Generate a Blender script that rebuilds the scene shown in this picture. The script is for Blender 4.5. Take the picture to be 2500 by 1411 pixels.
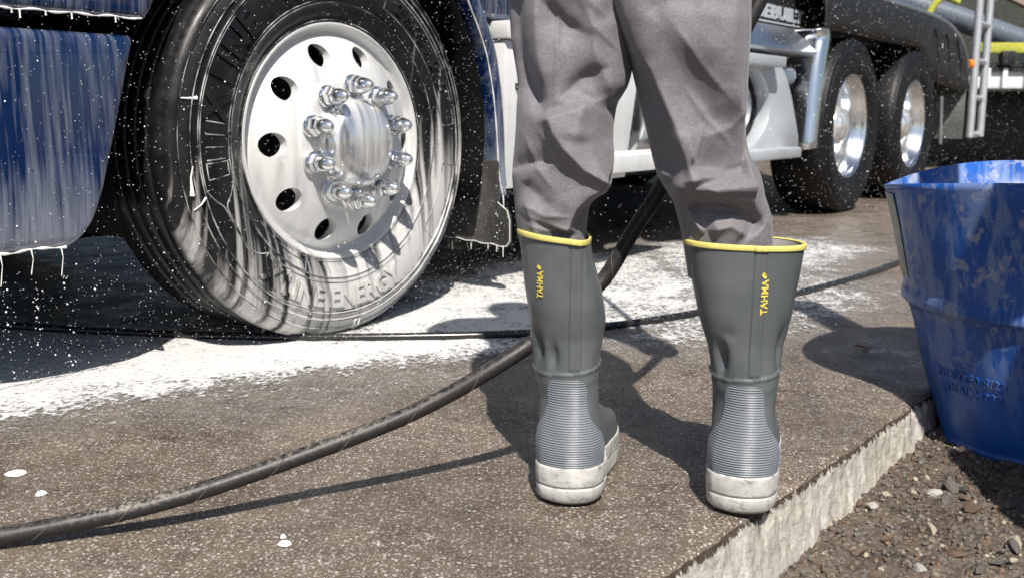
import bpy, bmesh, math, random
import numpy as np
from mathutils import Vector, Matrix, noise as mnoise

for o in list(bpy.data.objects): bpy.data.objects.remove(o)
SC = bpy.context.scene
COL = SC.collection
R = math.radians
PI = math.pi
random.seed(7); RNG = np.random.default_rng(7)

# ------------------------------------------------------------------ camera, world, sun, exposure
cam = bpy.data.cameras.new('camera'); cam_o = bpy.data.objects.new('camera', cam); COL.objects.link(cam_o)
cam.sensor_width = 36.0; cam.lens = 36.0*2368.5/2500.0; cam.clip_end = 500; cam.clip_start = 0.02
CAM_H = 0.5745
cam_o.location = (0, 0, CAM_H); cam_o.rotation_euler = (R(90-10.237), 0, 0)
cam.dof.use_dof = True; cam.dof.focus_distance = 1.68; cam.dof.aperture_fstop = 7.0
SC.camera = cam_o

SUN_EL = R(51.0); SUN_AZ = (-0.125, 0.992)           # horizontal direction the light travels
w = bpy.data.worlds.new('World'); SC.world = w; w.use_nodes = True
nt = w.node_tree; bg = nt.nodes['Background']; sky = nt.nodes.new('ShaderNodeTexSky')
sky.sky_type = 'NISHITA'; sky.sun_disc = False; sky.sun_elevation = SUN_EL
sky.sun_rotation = math.atan2(-SUN_AZ[0], -SUN_AZ[1])
sky.dust_density = 1.2; sky.ozone_density = 1.5
nt.links.new(sky.outputs[0], bg.inputs[0]); bg.inputs[1].default_value = 0.068
sun = bpy.data.lights.new('sun', 'SUN'); sun.energy = 5.0; sun.angle = R(0.55); sun.color = (1.0, 0.945, 0.87)
sun_o = bpy.data.objects.new('sun', sun); COL.objects.link(sun_o)
sdir = Vector((SUN_AZ[0]*math.cos(SUN_EL), SUN_AZ[1]*math.cos(SUN_EL), -math.sin(SUN_EL)))
sun_o.rotation_euler = sdir.to_track_quat('-Z', 'Y').to_euler(); sun_o.location = (1, -5, 8)
vs = SC.view_settings; vs.view_transform = 'Standard'; vs.look = 'None'; vs.exposure = 0.50; vs.gamma = 1.0; vs.use_curve_mapping = False
SC.cycles.max_bounces = 5; SC.cycles.diffuse_bounces = 3; SC.cycles.glossy_bounces = 3; SC.cycles.adaptive_threshold = .02; SC.cycles.transparent_max_bounces = 12

# ------------------------------------------------------------------ material helpers
class NB:
    def __init__(s, name):
        s.m = bpy.data.materials.new(name); s.m.use_nodes = True; s.t = s.m.node_tree; s.t.nodes.clear()
        s.out = s.n('ShaderNodeOutputMaterial')
    def n(s, typ, **kw):
        nd = s.t.nodes.new(typ)
        for k, v in kw.items(): setattr(nd, k, v)
        return nd
    def put(s, inp, v):
        if v is None: return
        if hasattr(v, 'is_linked'): s.t.links.new(v, inp)
        elif isinstance(v, (tuple, list)) and len(v) == 3 and inp.type == 'RGBA': inp.default_value = (*v, 1)
        else: inp.default_value = v
    def co(s, kind='Object', scale=(1, 1, 1), loc=(0, 0, 0), rot=(0, 0, 0)):
        tc = s.n('ShaderNodeTexCoord'); mp = s.n('ShaderNodeMapping')
        mp.inputs['Scale'].default_value = scale; mp.inputs['Location'].default_value = loc; mp.inputs['Rotation'].default_value = rot
        s.t.links.new(tc.outputs[kind], mp.inputs['Vector']); return mp.outputs[0]
    def noise(s, co, scale, detail=4, rough=.55, dist=0.0, out='Fac'):
        nd = s.n('ShaderNodeTexNoise'); s.put(nd.inputs['Vector'], co); nd.inputs['Scale'].default_value = scale
        nd.inputs['Detail'].default_value = detail; nd.inputs['Roughness'].default_value = rough; nd.inputs['Distortion'].default_value = dist
        return nd.outputs[out]
    def vor(s, co, scale, feature='F1', out='Distance', rand=1.0):
        nd = s.n('ShaderNodeTexVoronoi'); nd.feature = feature; s.put(nd.inputs['Vector'], co); nd.inputs['Scale'].default_value = scale
        nd.inputs['Randomness'].default_value = rand
        return nd if out is None else nd.outputs[out]
    def ramp(s, v, a, b, lo=0.0, hi=1.0):
        nd = s.n('ShaderNodeMapRange'); nd.clamp = True
        s.put(nd.inputs[0], v); nd.inputs[1].default_value = a; nd.inputs[2].default_value = b
        nd.inputs[3].default_value = lo; nd.inputs[4].default_value = hi
        return nd.outputs[0]
    def math(s, op, a, b=None, clamp=False):
        nd = s.n('ShaderNodeMath'); nd.operation = op; nd.use_clamp = clamp; s.put(nd.inputs[0], a)
        if b is not None: s.put(nd.inputs[1], b)
        return nd.outputs[0]
    def mix(s, f, a, b, blend='MIX'):
        nd = s.n('ShaderNodeMix'); nd.data_type = 'RGBA'; nd.blend_type = blend
        s.put(nd.inputs[0], f); s.put(nd.inputs[6], a); s.put(nd.inputs[7], b); return nd.outputs[2]
    def bump(s, h, strength=.3, dist=.002, prev=None):
        nd = s.n('ShaderNodeBump'); nd.inputs['Strength'].default_value = strength; nd.inputs['Distance'].default_value = dist
        s.put(nd.inputs['Height'], h)
        if prev is not None: s.put(nd.inputs['Normal'], prev)
        return nd.outputs[0]
    def sep(s, co):
        nd = s.n('ShaderNodeSeparateXYZ'); s.put(nd.inputs[0], co); return nd.outputs
    def pbsdf(s, color=(.5, .5, .5), rough=.5, metal=0.0, normal=None, spec=None, coat=None, coat_rough=None, sheen=None):
        p = s.n('ShaderNodeBsdfPrincipled'); s.put(p.inputs['Base Color'], color); s.put(p.inputs['Roughness'], rough); s.put(p.inputs['Metallic'], metal)
        s.put(p.inputs['Normal'], normal)
        if spec is not None: s.put(p.inputs['Specular IOR Level'], spec)
        if coat is not None: s.put(p.inputs['Coat Weight'], coat)
        if coat_rough is not None: s.put(p.inputs['Coat Roughness'], coat_rough)
        if sheen is not None: s.put(p.inputs['Sheen Weight'], sheen)
        return p.outputs[0]
    def mixs(s, f, a, b):
        nd = s.n('ShaderNodeMixShader'); s.put(nd.inputs[0], f); s.t.links.new(a, nd.inputs[1]); s.t.links.new(b, nd.inputs[2]); return nd.outputs[0]
    def done(s, sh):
        s.t.links.new(sh, s.out.inputs[0]); return s.m

FOAM = (.62, .62, .61)
def streak_foam(b, lo, hi, amount=.9, zfade=None, sx=55.0, sz=3.0, co='Object'):
    """soap suds that ran down a surface: noise stretched along the vertical"""
    c1 = b.co(co, scale=(sx, sx*.12, sz)); c2 = b.co(co, scale=(sx*.35, sx*.05, sz*.5), loc=(3, 1, 2))
    a = b.noise(c1, 1.0, 3, .6); d = b.noise(c2, 1.0, 2, .5, 0.4)
    f = b.math('ADD', b.math('MULTIPLY', a, .55), b.math('MULTIPLY', d, .5))
    if zfade is not None: f = b.math('ADD', f, zfade)
    return b.math('MULTIPLY', b.ramp(f, lo, hi), amount)

def simple(name, color, rough=.5, metal=0.0, bump=None, var=0.0, scale=20.0, coat=None, spec=None):
    b = NB(name); co = b.co()
    col = color
    if var:
        f = b.ramp(b.noise(co, scale, 5, .6), .3, .7)
        col = b.mix(f, tuple(c*(1-var) for c in color), tuple(min(1, c*(1+var)) for c in color))
    nm = None
    if bump: nm = b.bump(b.noise(co, bump[0], 4), bump[1], bump[2])
    return b.done(b.pbsdf(col, rough, metal, nm, spec=spec, coat=coat))

MAT = {}
# --- wet exposed-aggregate concrete
def m_concrete():
    b = NB('wet_concrete'); co = b.co()
    big = b.noise(co, 2.3, 4, .65, .5); mid = b.noise(co, 13, 4, .68); fine = b.noise(co, 170, 1, .6)
    base = b.mix(b.ramp(big, .33, .66), (.072, .053, .039), (.147, .115, .088))
    base = b.mix(b.math('MULTIPLY', b.ramp(mid, .42, .7), .55), base, (.188, .148, .113))
    base = b.mix(b.math('MULTIPLY', b.ramp(mid, .48, .28), .5), base, (.045, .034, .028))
    # aggregate grains of two sizes
    for sc, th, dens, amt in ((150, .42, .44, .88), (330, .48, .40, .7), (80, .28, .78, .9)):
        vn = b.vor(co, sc, out=None); d = vn.outputs['Distance']; sp = b.n('ShaderNodeSeparateColor'); b.put(sp.inputs[0], vn.outputs['Color'])
        if sc == 150: dbig = d
        on = b.math('MULTIPLY', b.ramp(d, th, th-.16), b.math('GREATER_THAN', sp.outputs[0], dens))
        g = b.mix(sp.outputs[1], (.16, .125, .095), (.58, .555, .51))
        base = b.mix(b.math('MULTIPLY', on, amt), base, g)
    dk = b.vor(b.co(loc=(5, 3, 0)), 190); base = b.mix(b.math('MULTIPLY', b.ramp(dk, .26, .14), .75), base, (.018, .014, .012))
    # hairline cracks
    cr = b.n('ShaderNodeTexVoronoi'); cr.feature = 'DISTANCE_TO_EDGE'; cr.inputs['Scale'].default_value = .55
    wv = b.n('ShaderNodeMix'); wv.data_type = 'VECTOR'; wv.inputs[0].default_value = .06
    b.put(wv.inputs[4], co); b.put(wv.inputs[5], b.noise(co, 5, 3, .7, out='Color')); b.put(cr.inputs['Vector'], wv.outputs[1])
    crk = b.math('MULTIPLY', b.ramp(cr.outputs[0], .0022, .0008), b.ramp(b.noise(co, 2.2, 2), .56, .66))
    base = b.mix(crk, base, (.012, .010, .009))
    damp = b.ramp(b.noise(b.co(scale=(1, 1.3, 1), loc=(1.7, .4, 0)), 2.1, 4, .6, .7), .47, .60)
    base = b.mix(b.math('MULTIPLY', damp, .52), base, b.mix(.5, base, (.030, .021, .015)), 'MIX')
    rough = b.math('SUBTRACT', b.ramp(b.noise(co, 7, 3, .7), .35, .65, .30, .60), b.math('MULTIPLY', damp, .14))
    h = b.math('ADD', b.math('MULTIPLY', dbig, -.6), b.math('ADD', b.math('MULTIPLY', mid, 1.2), b.math('MULTIPLY', fine, .5)))
    nm = b.bump(h, .6, .0035)
    return b.done(b.pbsdf(base, rough, 0, nm, spec=.36))
MAT['slab'] = m_concrete()
def m_face():
    b = NB('broken_concrete_edge'); co = b.co(); st = b.co(scale=(46, 46, 9))
    n1 = b.noise(st, 1, 4, .6, .5); n2 = b.noise(co, 60, 6, .7)
    base = b.mix(b.ramp(n1, .35, .65), (.36, .335, .29), (.54, .515, .465))
    base = b.mix(b.math('MULTIPLY', b.ramp(n1, .38, .29), .7), base, (.10, .085, .065))
    base = b.mix(b.ramp(n2, .62, .72), base, (.12, .10, .08))
    wash = b.noise(b.co(scale=(22, 22, 1.2), loc=(4, 4, 1)), 1, 3); base = b.mix(b.math('MULTIPLY', b.ramp(wash, .56, .68), .7), base, (.66, .64, .60))
    z = b.sep(b.co())[2]; jag = b.noise(b.co(scale=(1, 1, .25)), 75, 4, .75)
    lim = b.math('ADD', z, b.math('MULTIPLY', b.math('SUBTRACT', jag, .5), .050))
    base = b.mix(b.ramp(lim, -.019, -.014), base, (.055, .040, .030))
    h = b.math('ADD', b.math('MULTIPLY', n1, 1.0), n2)
    return b.done(b.pbsdf(base, .8, 0, b.bump(h, .8, .006), spec=.25))
MAT['face'] = m_face()
def m_dirt():
    b = NB('gravelly_dirt'); co = b.co()
    base = b.mix(b.ramp(b.noise(co, 9, 5, .65), .35, .65), (.060, .046, .036), (.135, .108, .084))
    for sc, dens in ((95, .55), (190, .5)):
        vn = b.vor(co, sc, out=None); d = vn.outputs['Distance']; sp = b.n('ShaderNodeSeparateColor'); b.put(sp.inputs[0], vn.outputs['Color'])
        on = b.math('MULTIPLY', b.ramp(d, .48, .34), b.math('GREATER_THAN', sp.outputs[0], dens))
        base = b.mix(b.math('MULTIPLY', on, .8), base, b.mix(sp.outputs[1], (.055, .042, .034), (.27, .225, .18)))
    h = b.math('ADD', b.noise(co, 80, 6, .7), b.math('MULTIPLY', b.vor(co, 95), -.8))
    return b.done(b.pbsdf(base, b.ramp(b.noise(co, 14, 4), .4, .65, .45, .85), 0, b.bump(h, .9, .008), spec=.4))
MAT['dirt'] = m_dirt()
def m_stone(name, c1, c2):
    b = NB(name); co = b.co()
    base = b.mix(b.ramp(b.noise(co, 55, 5, .7), .35, .65), c1, c2)
    return b.done(b.pbsdf(base, .6, 0, b.bump(b.noise(co, 140, 5, .7), .6, .003), spec=.4))
MAT['st_grey'] = m_stone('grey_stone', (.075, .068, .062), (.17, .155, .14))
MAT['st_cream'] = m_stone('cream_stone', (.28, .235, .17), (.46, .41, .33))
MAT['st_white'] = m_stone('white_stone', (.36, .34, .31), (.56, .54, .50))
MAT['st_brown'] = m_stone('brown_stone', (.085, .055, .040), (.19, .135, .095))
# --- suds lying on the slab
def m_foam():
    b = NB('soap_suds'); co = b.co()
    at = b.n('ShaderNodeAttribute'); at.attribute_name = 'dens'; d = at.outputs['Fac']
    n1 = b.noise(b.co(scale=(1, .8, 1)), 85, 3, .65, .5); n2 = b.noise(co, 9, 3, .6, .6); n3 = b.vor(b.co(scale=(1, .9, 1)), 95)
    k = b.math('ADD', b.math('MULTIPLY', n1, .68), b.math('ADD', b.math('MULTIPLY', n2, .36), b.math('MULTIPLY', n3, .10)))
    f = b.math('SUBTRACT', b.math('ADD', b.math('MULTIPLY', d, .52), .18), b.math('SUBTRACT', 1.0, k))
    al = b.ramp(f, -.045, .085)
    thin = b.math('MULTIPLY', b.ramp(d, .02, .55), b.ramp(b.noise(co, 26, 3, .65, .8), .30, .70, .05, .55))
    al = b.math('MAXIMUM', al, thin)
    bub = b.vor(co, 260); thick = b.ramp(b.math('ADD', f, b.math('MULTIPLY', n1, .12)), .02, .22)
    col = b.mix(thick, (.36, .355, .345), (.66, .66, .65)); col = b.mix(b.math('MULTIPLY', b.ramp(bub, .16, .06), .35), col, (.30, .30, .29))
    sh = b.pbsdf(col, .5, 0, b.bump(b.math('ADD', b.math('ADD', n1, n2), b.math('MULTIPLY', n3, .5)), .9, .006), spec=.4)
    tr = b.n('ShaderNodeBsdfTransparent')
    return b.done(b.mixs(al, tr.outputs[0], sh))
MAT['suds'] = m_foam()
MAT['foam'] = simple('thick_soap_foam', (.82, .82, .80), .45, bump=(300, .3, .001))
def m_drop():
    b = NB('spray_water'); return b.done(b.pbsdf((.86, .87, .88), .25, 0, spec=.6))
MAT['drop'] = m_drop()
# --- truck
def m_paint():
    b = NB('blue_truck_paint'); co = b.co()
    z = b.sep(b.co())[2]; zf = b.ramp(z, .50, .32, -.02, .30)
    f = streak_foam(b, .47, .90, .74, b.math('ADD', zf, b.ramp(b.sep(b.co())[0], -1.0, -.72, -.09, .02)), 120, 6)
    paint = b.pbsdf((.003, .015, .062), .14, 0.0, None, coat=1.0, coat_rough=.04)
    foam = b.pbsdf((.33, .36, .42), .45, 0, b.bump(b.noise(b.co(scale=(90, 90, 14)), 1, 4), .5, .002))
    return b.done(b.mixs(f, paint, foam))
MAT['paint'] = m_paint()
def m_tyre():
    b = NB('wet_tyre_rubber'); co = b.co(); s = b.sep(co)
    low = b.ramp(s[2], .60, .10, -.13, .22)
    right = b.ramp(s[0], -.15, .40, -.05, .12)
    f = streak_foam(b, .55, .72, .72, b.math('ADD', low, right), 60, 2.4)
    # suds only cling to the outer sidewall, the tread is rinsed
    side = b.ramp(s[1], .05, .015)
    f = b.math('MULTIPLY', f, side)
    nz = b.noise(co, 220, 4, .6)
    rub = b.pbsdf(b.mix(b.ramp(b.noise(co, 18, 4), .35, .7), (.005, .005, .0055), (.015, .0145, .0145)), b.ramp(b.noise(co, 25, 4), .3, .7, .25, .5), 0, b.bump(nz, .25, .001), spec=.35)
    foam = b.pbsdf((.68, .67, .65), .45, 0)
    return b.done(b.mixs(f, rub, foam))
MAT['tyre'] = m_tyre()
def m_line():
    b = NB('suds_and_glint_on_ridge'); f = b.ramp(b.noise(b.co(), 16, 4, .6), .42, .68)  # pale colour stands for suds and for wet glints along the ridges
    return b.done(b.mixs(f, b.pbsdf((.015, .02, .02), .3), b.pbsdf((.50, .50, .49), .35)))
MAT['line'] = m_line()
MAT['rubber'] = simple('black_rubber', (.006, .006, .0065), .5, bump=(160, .3, .001), var=.3, spec=.3)
def m_alu(name, lo, hi, rough, amt=.8):
    b = NB(name)
    f = streak_foam(b, lo, hi, amt, None, 45, 4)
    met = b.pbsdf((.80, .81, .82), b.ramp(b.noise(b.co(scale=(60, 60, 4)), 1, 3), .3, .7, rough*.7, rough*1.3), 1.0)
    foam = b.pbsdf(FOAM, .45, 0)
    return b.done(b.mixs(f, met, foam))
MAT['alu'] = m_alu('soapy_aluminium', .14, .54, .36, .92)
MAT['chrome'] = m_alu('soapy_chrome', .40, .66, .20, .68)
MAT['nut'] = m_alu('chrome_nut', .50, .78, .12, .5)
MAT['alu_clean'] = simple('polished_aluminium', (.74, .76, .79), .20, 1.0, var=.08, scale=6)
MAT['steel'] = simple('brushed_steel', (.62, .64, .67), .34, 1.0, var=.1, scale=8)
MAT['blackp'] = simple('black_plastic', (.010, .0095, .0095), .55, bump=(45, .15, .002), var=.35, scale=12)
MAT['black_liner'] = simple('dull_black_liner', (.003, .003, .003), .8, bump=(60, .2, .002), spec=.12)
MAT['chassis'] = simple('dark_chassis_paint', (.005, .005, .0055), .6, var=.3)
def m_boxw():
    b = NB('soapy_white_panel'); f = streak_foam(b, .35, .65, .9, None, 40, 3)
    return b.done(b.mixs(f, b.pbsdf((.62, .63, .63), .35, .3), b.pbsdf(FOAM, .5)))
MAT['boxw'] = m_boxw()
MAT['grey_panel'] = simple('light_grey_painted_metal', (.46, .49, .52), .35, .25, var=.12, scale=5)
MAT['flap'] = None
def m_flap():
    b = NB('wet_mud_flap'); f = streak_foam(b, .50, .85, .45, None, 60, 3)
    return b.done(b.mixs(f, b.pbsdf((.032, .031, .028), .4, 0, b.bump(b.noise(b.co(), 120, 3), .3, .001)), b.pbsdf((.45, .44, .41), .5)))
MAT['flap'] = m_flap()
MAT['flap_grey'] = simple('grey_green_flap', (.10, .105, .098), .6, var=.2, scale=10)
MAT['brass'] = simple('brass_bolt', (.55, .36, .08), .3, 1.0)
MAT['emblem'] = simple('grey_emblem_metal', (.46, .50, .54), .45, .2)
# --- person
def m_cloth():
    b = NB('grey_suiting_fabric'); co = b.co()
    wx = b.noise(b.co(scale=(1500, 1500, 140)), 1, 2, .5); wz = b.noise(b.co(scale=(150, 150, 1700)), 1, 2, .5)
    wv = b.math('ADD', wx, wz)
    base = b.mix(b.ramp(wv, .70, 1.30), (.096, .090, .099), (.212, .200, .211))
    nm = b.bump(wv, .28, .0005)
    return b.done(b.pbsdf(base, .6, 0, nm, spec=.25, sheen=.15))
MAT['cloth'] = m_cloth()
def m_boot():
    b = NB('grey_green_boot_rubber'); co = b.co()
    base = b.mix(b.ramp(b.noise(co, 9, 5, .6), .35, .7), (.078, .088, .091), (.120, .131, .134))
    sc = b.ramp(b.noise(b.co(scale=(120, 120, 30), rot=(.4, .6, .2)), 1, 5, .75), .68, .74)
    base = b.mix(b.math('MULTIPLY', sc, .35), base, (.20, .20, .19))
    return b.done(b.pbsdf(base, b.ramp(b.noise(co, 22, 4), .3, .7, .27, .45), 0, b.bump(b.noise(co, 420, 3), .12, .0006), spec=.45))
MAT['boot'] = m_boot()
MAT['rib'] = simple('ribbed_heel_rubber', (.165, .180, .200), .34, var=.12, scale=30, spec=.55)
def m_sole():
    b = NB('scuffed_pale_sole'); co = b.co()
    base = b.mix(b.ramp(b.noise(co, 30, 5, .6), .4, .65), (.40, .395, .37), (.55, .54, .51))
    sc = b.noise(b.co(scale=(1, 1, 2.2)), 45, 5, .7, .5); base = b.mix(b.math('MULTIPLY', b.ramp(sc, .52, .64), .8), base, (.15, .145, .14))
    ck = b.n('ShaderNodeTexChecker'); ck.inputs['Scale'].default_value = 620; b.put(ck.inputs['Vector'], b.co(rot=(0, .785, .3)))
    return b.done(b.pbsdf(base, .55, 0, b.bump(ck.outputs['Fac'], .10, .0006)))
MAT['sole'] = m_sole()
MAT['tread'] = simple('dark_sole_tread', (.02, .02, .02), .7)
MAT['yellow'] = simple('yellow_boot_trim', (.62, .54, .15), .6, var=.1, scale=60)
MAT['logo'] = simple('yellow_print', (.72, .58, .10), .5)
MAT['liner'] = simple('grey_mesh_lining', (.33, .31, .29), .9, bump=(700, .5, .001), var=.2, scale=500)
MAT['skin'] = simple('skin', (.45, .27, .19), .5)
MAT['shirt'] = simple('dark_work_shirt', (.05, .06, .075), .8, bump=(60, .3, .004))
# --- hoses, drum
def m_hose():
    b = NB('scuffed_hose_rubber'); co = b.co()
    n = b.noise(b.co(scale=(1, 1, 1)), 120, 6, .75); p = b.ramp(b.noise(co, 6, 3), .42, .6)
    gz = b.n('ShaderNodeNewGeometry'); up = b.ramp(b.sep(gz.outputs['Normal'])[2], .0, .8)
    dust = b.math('MULTIPLY', b.math('MULTIPLY', b.ramp(n, .45, .62), up), b.math('ADD', b.math('MULTIPLY', p, .65), .15))
    x = b.sep(co)[0]; dust = b.math('MULTIPLY', dust, b.ramp(x, .0, -.45, .25, 1.0))
    base = b.mix(dust, (.017, .016, .016), (.36, .32, .26))
    return b.done(b.pbsdf(base, b.ramp(n, .3, .7, .35, .6), 0, b.bump(n, .25, .001), spec=.4))
MAT['hose'] = m_hose()
MAT['hose_tape'] = simple('hose_wrap_seam', (.075, .07, .065), .6)
def m_hose2():
    b = NB('wet_black_hose'); co = b.co(); n = b.noise(co, 120, 5, .8)
    gz = b.n('ShaderNodeNewGeometry'); up = b.ramp(b.sep(gz.outputs['Normal'])[2], .1, .7)
    f = b.math('MULTIPLY', b.math('MULTIPLY', b.ramp(n, .56, .66), up), .5)
    return b.done(b.pbsdf(b.mix(f, (.012, .012, .012), (.6, .6, .58)), .25, 0, None, spec=.5))
MAT['hose2'] = m_hose2()
def m_drum():
    b = NB('scuffed_blue_plastic'); co = b.co(); z = b.sep(co)[2]
    n = b.noise(co, 22, 6, .68, .6); st = b.noise(b.co(scale=(26, 26, 5)), 1, 5, .65, .3)
    base = b.mix(b.ramp(b.noise(co, 5, 4), .35, .65), (.006, .058, .27), (.014, .100, .42))
    sc = b.math('MULTIPLY', b.ramp(st, .47, .56), b.ramp(z, .05, .30))
    base = b.mix(b.math('MULTIPLY', sc, .5), base, (.24, .31, .46))
    base = b.mix(b.math('MULTIPLY', b.math('MULTIPLY', b.ramp(n, .55, .61), b.ramp(z, .1, .35)), .6), base, (.34, .36, .40))
    return b.done(b.pbsdf(base, b.ramp(n, .35, .65, .28, .5), 0, b.bump(b.math('ADD', n, st), .12, .002), spec=.45))
MAT['drum'] = m_drum()
MAT['wornlabel'] = simple('weathered_pale_label', (.42, .42, .38), .7, var=.3, scale=40)
MAT['white'] = simple('white_painted_steel', (.66, .68, .70), .45, var=.08, scale=4)
MAT['hiyel'] = simple('yellow_bristles', (.42, .43, .05), .7, bump=(200, .8, .01), var=.25, scale=60)
MAT['ladder'] = simple('dull_galvanised_steel', (.46, .48, .50), .5, .5, var=.12)
MAT['sky_block'] = simple('dark_green_backdrop', (.030, .036, .026), .8, var=.4, scale=2)
MAT['tan'] = simple('tan_timber', (.34, .27, .21), .7, var=.15)
MAT['red'] = simple('red_reflector', (.50, .03, .03), .4)
MAT['orange'] = simple('orange_marker_lens', (.75, .22, .03), .3)
MAT['leaf'] = simple('dry_leaf', (.30, .13, .07), .6, var=.3, scale=120)
MAT['pipe'] = simple('blue_grey_pipe', (.10, .12, .15), .4, var=.15)

# ------------------------------------------------------------------ mesh helpers
def link(o, parent=None):
    COL.objects.link(o)
    if parent is not None: o.parent = parent
    return o
def obj(name, verts, faces, mat, parent=None, smooth=True, loc=None, origin=None):
    v = np.asarray(verts, float)
    if origin is not None: v = v - np.asarray(origin, float)
    me = bpy.data.meshes.new(name); me.from_pydata(v.tolist(), [], [tuple(int(i) for i in f) for f in faces]); me.update()
    for m in (mat if isinstance(mat, (list, tuple)) else [mat]): me.materials.append(m)
    if smooth: me.polygons.foreach_set('use_smooth', [True]*len(me.polygons))
    o = bpy.data.objects.new(name, me); link(o, parent)
    if loc is not None: o.location = loc
    return o
def tag(o, label=None, cat=None, group=None, kind=None):
    if label: o['label'] = label
    if cat: o['category'] = cat
    if group: o['group'] = group
    if kind: o['kind'] = kind
    return o
def empty(name, loc=(0, 0, 0), rz=0.0):
    o = bpy.data.objects.new(name, None); o.empty_display_size = .1; COL.objects.link(o); o.location = loc; o.rotation_euler = (0, 0, rz); return o
def autosmooth(o, ang=35):
    me = o.data; bm = bmesh.new(); bm.from_mesh(me)
    for e in bm.edges:
        if len(e.link_faces) == 2 and e.calc_face_angle(0) > R(ang): e.smooth = False
    bm.to_mesh(me); bm.free(); return o
def grid_faces(nr, nc, wrap=False, off=0):
    f = []
    for i in range(nr-1):
        for j in range(nc if wrap else nc-1):
            k = (j+1) % nc
            f.append((off+i*nc+j, off+i*nc+k, off+(i+1)*nc+k, off+(i+1)*nc+j))
    return f
class MB:
    def __init__(s): s.v = []; s.f = []
    def add(s, v, f):
        o = len(s.v); s.v += [tuple(map(float, p)) for p in v]; s.f += [tuple(int(i)+o for i in q) for q in f]; return s
    def box(s, c, d, rot=None):
        x, y, z = d[0]/2, d[1]/2, d[2]/2
        v = [Vector(p) for p in ((-x,-y,-z),(x,-y,-z),(x,y,-z),(-x,y,-z),(-x,-y,z),(x,-y,z),(x,y,z),(-x,y,z))]
        if rot is not None: v = [rot @ p for p in v]
        return s.add([p+Vector(c) for p in v], [(0,3,2,1),(4,5,6,7),(0,1,5,4),(1,2,6,5),(2,3,7,6),(3,0,4,7)])
    def tube(s, pts, r, n=10, cap=True):
        P = [Vector(p) for p in pts]; rs = r if isinstance(r, (list, tuple, np.ndarray)) else [r]*len(P)
        up = Vector((0, 0, 1)); vs_ = []; prev = None
        for i, p in enumerate(P):
            t = (P[min(i+1, len(P)-1)]-P[max(i-1, 0)]).normalized()
            if prev is None:
                a = t.cross(up); a = t.cross(Vector((1, 0, 0))) if a.length < .1 else a
                a.normalize()
            else:
                a = (prev - t*prev.dot(t)).normalized()
            prev = a; c = t.cross(a)
            for k in range(n):
                q = 2*PI*k/n; vs_.append(p + (a*math.cos(q)+c*math.sin(q))*rs[i])
        f = grid_faces(len(P), n, True)
        if cap: f += [tuple(range(n-1, -1, -1)), tuple(range((len(P)-1)*n, len(P)*n))]
        return s.add(vs_, f)
    def prism(s, poly, axis, a, b):
        """polygon in the plane across `axis`, extruded from a to b"""
        def P(q, d): return {0: (d, q[0], q[1]), 1: (q[0], d, q[1]), 2: (q[0], q[1], d)}[axis]
        n = len(poly); v = [P(q, a) for q in poly]+[P(q, b) for q in poly]
        f = [tuple(range(n-1, -1, -1)), tuple(range(n, 2*n))]+[(i, (i+1) % n, n+(i+1) % n, n+i) for i in range(n)]
        return s.add(v, f)
    def build(s, name, mat, parent=None, smooth=False, bevel=0.0, seg=2, origin=None, loc=None):
        o = obj(name, s.v, s.f, mat, parent, False, loc, origin)
        me = o.data; bm = bmesh.new(); bm.from_mesh(me); bmesh.ops.recalc_face_normals(bm, faces=bm.faces)
        if bevel > 0:
            ed = [e for e in bm.edges if len(e.link_faces) == 2 and e.calc_face_angle(0) > R(30)]
            bmesh.ops.bevel(bm, geom=ed, offset=bevel, segments=seg, affect='EDGES', profile=.5, clamp_overlap=True)
        bm.to_mesh(me); bm.free()
        if smooth or bevel > 0:
            me.polygons.foreach_set('use_smooth', [True]*len(me.polygons)); autosmooth(o, 40)
        return o
def spline(pts, n=40):
    """Catmull-Rom through the points"""
    P = [np.array(p, float) for p in pts]; P = [2*P[0]-P[1]]+P+[2*P[-1]-P[-2]]; out = []
    m = len(P)-3; per = max(2, n//m)
    for i in range(m):
        a, b, c, d = P[i:i+4]
        for k in range(per):
            t = k/per; out.append(.5*((2*b)+(-a+c)*t+(2*a-5*b+4*c-d)*t*t+(-a+3*b-3*c+d)*t**3))
    out.append(P[-2]); return out
def text_mesh(body, size=1.0, extrude=0.0, bold=0.0, align='CENTER', spacing=1.0, xs=1.0, res=2):
    """flat outline text -> (verts, faces) in its own plane, z from 0 to extrude"""
    cu = bpy.data.curves.new('t', 'FONT'); cu.body = body; cu.size = size; cu.align_x = align; cu.align_y = 'CENTER'
    cu.extrude = extrude; cu.offset = bold; cu.space_character = spacing; cu.resolution_u = res
    o = bpy.data.objects.new('t', cu); COL.objects.link(o)
    dg = bpy.context.evaluated_depsgraph_get(); me = bpy.data.meshes.new_from_object(o.evaluated_get(dg))
    bm = bmesh.new(); bm.from_mesh(me); bmesh.ops.subdivide_edges(bm, edges=[e for e in bm.edges if e.calc_length() > size*.16], cuts=2)
    bmesh.ops.triangulate(bm, faces=bm.faces)
    v = np.array([x.co[:] for x in bm.verts]); bm.verts.index_update(); f = [[x.index for x in q.verts] for q in bm.faces]; bm.free()
    bpy.data.objects.remove(o); bpy.data.curves.remove(cu); bpy.data.meshes.remove(me)
    v[:, 0] *= xs; return v, f
def fbm(p, sc, oct_=3):
    s = 0; a = 1.0
    for i in range(oct_): s += a*mnoise.noise(Vector(p)*sc); sc *= 2.1; a *= .5
    return s
def smoothstep(a, b, x): t = np.clip((x-a)/(b-a), 0, 1); return t*t*(3-2*t)

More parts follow.
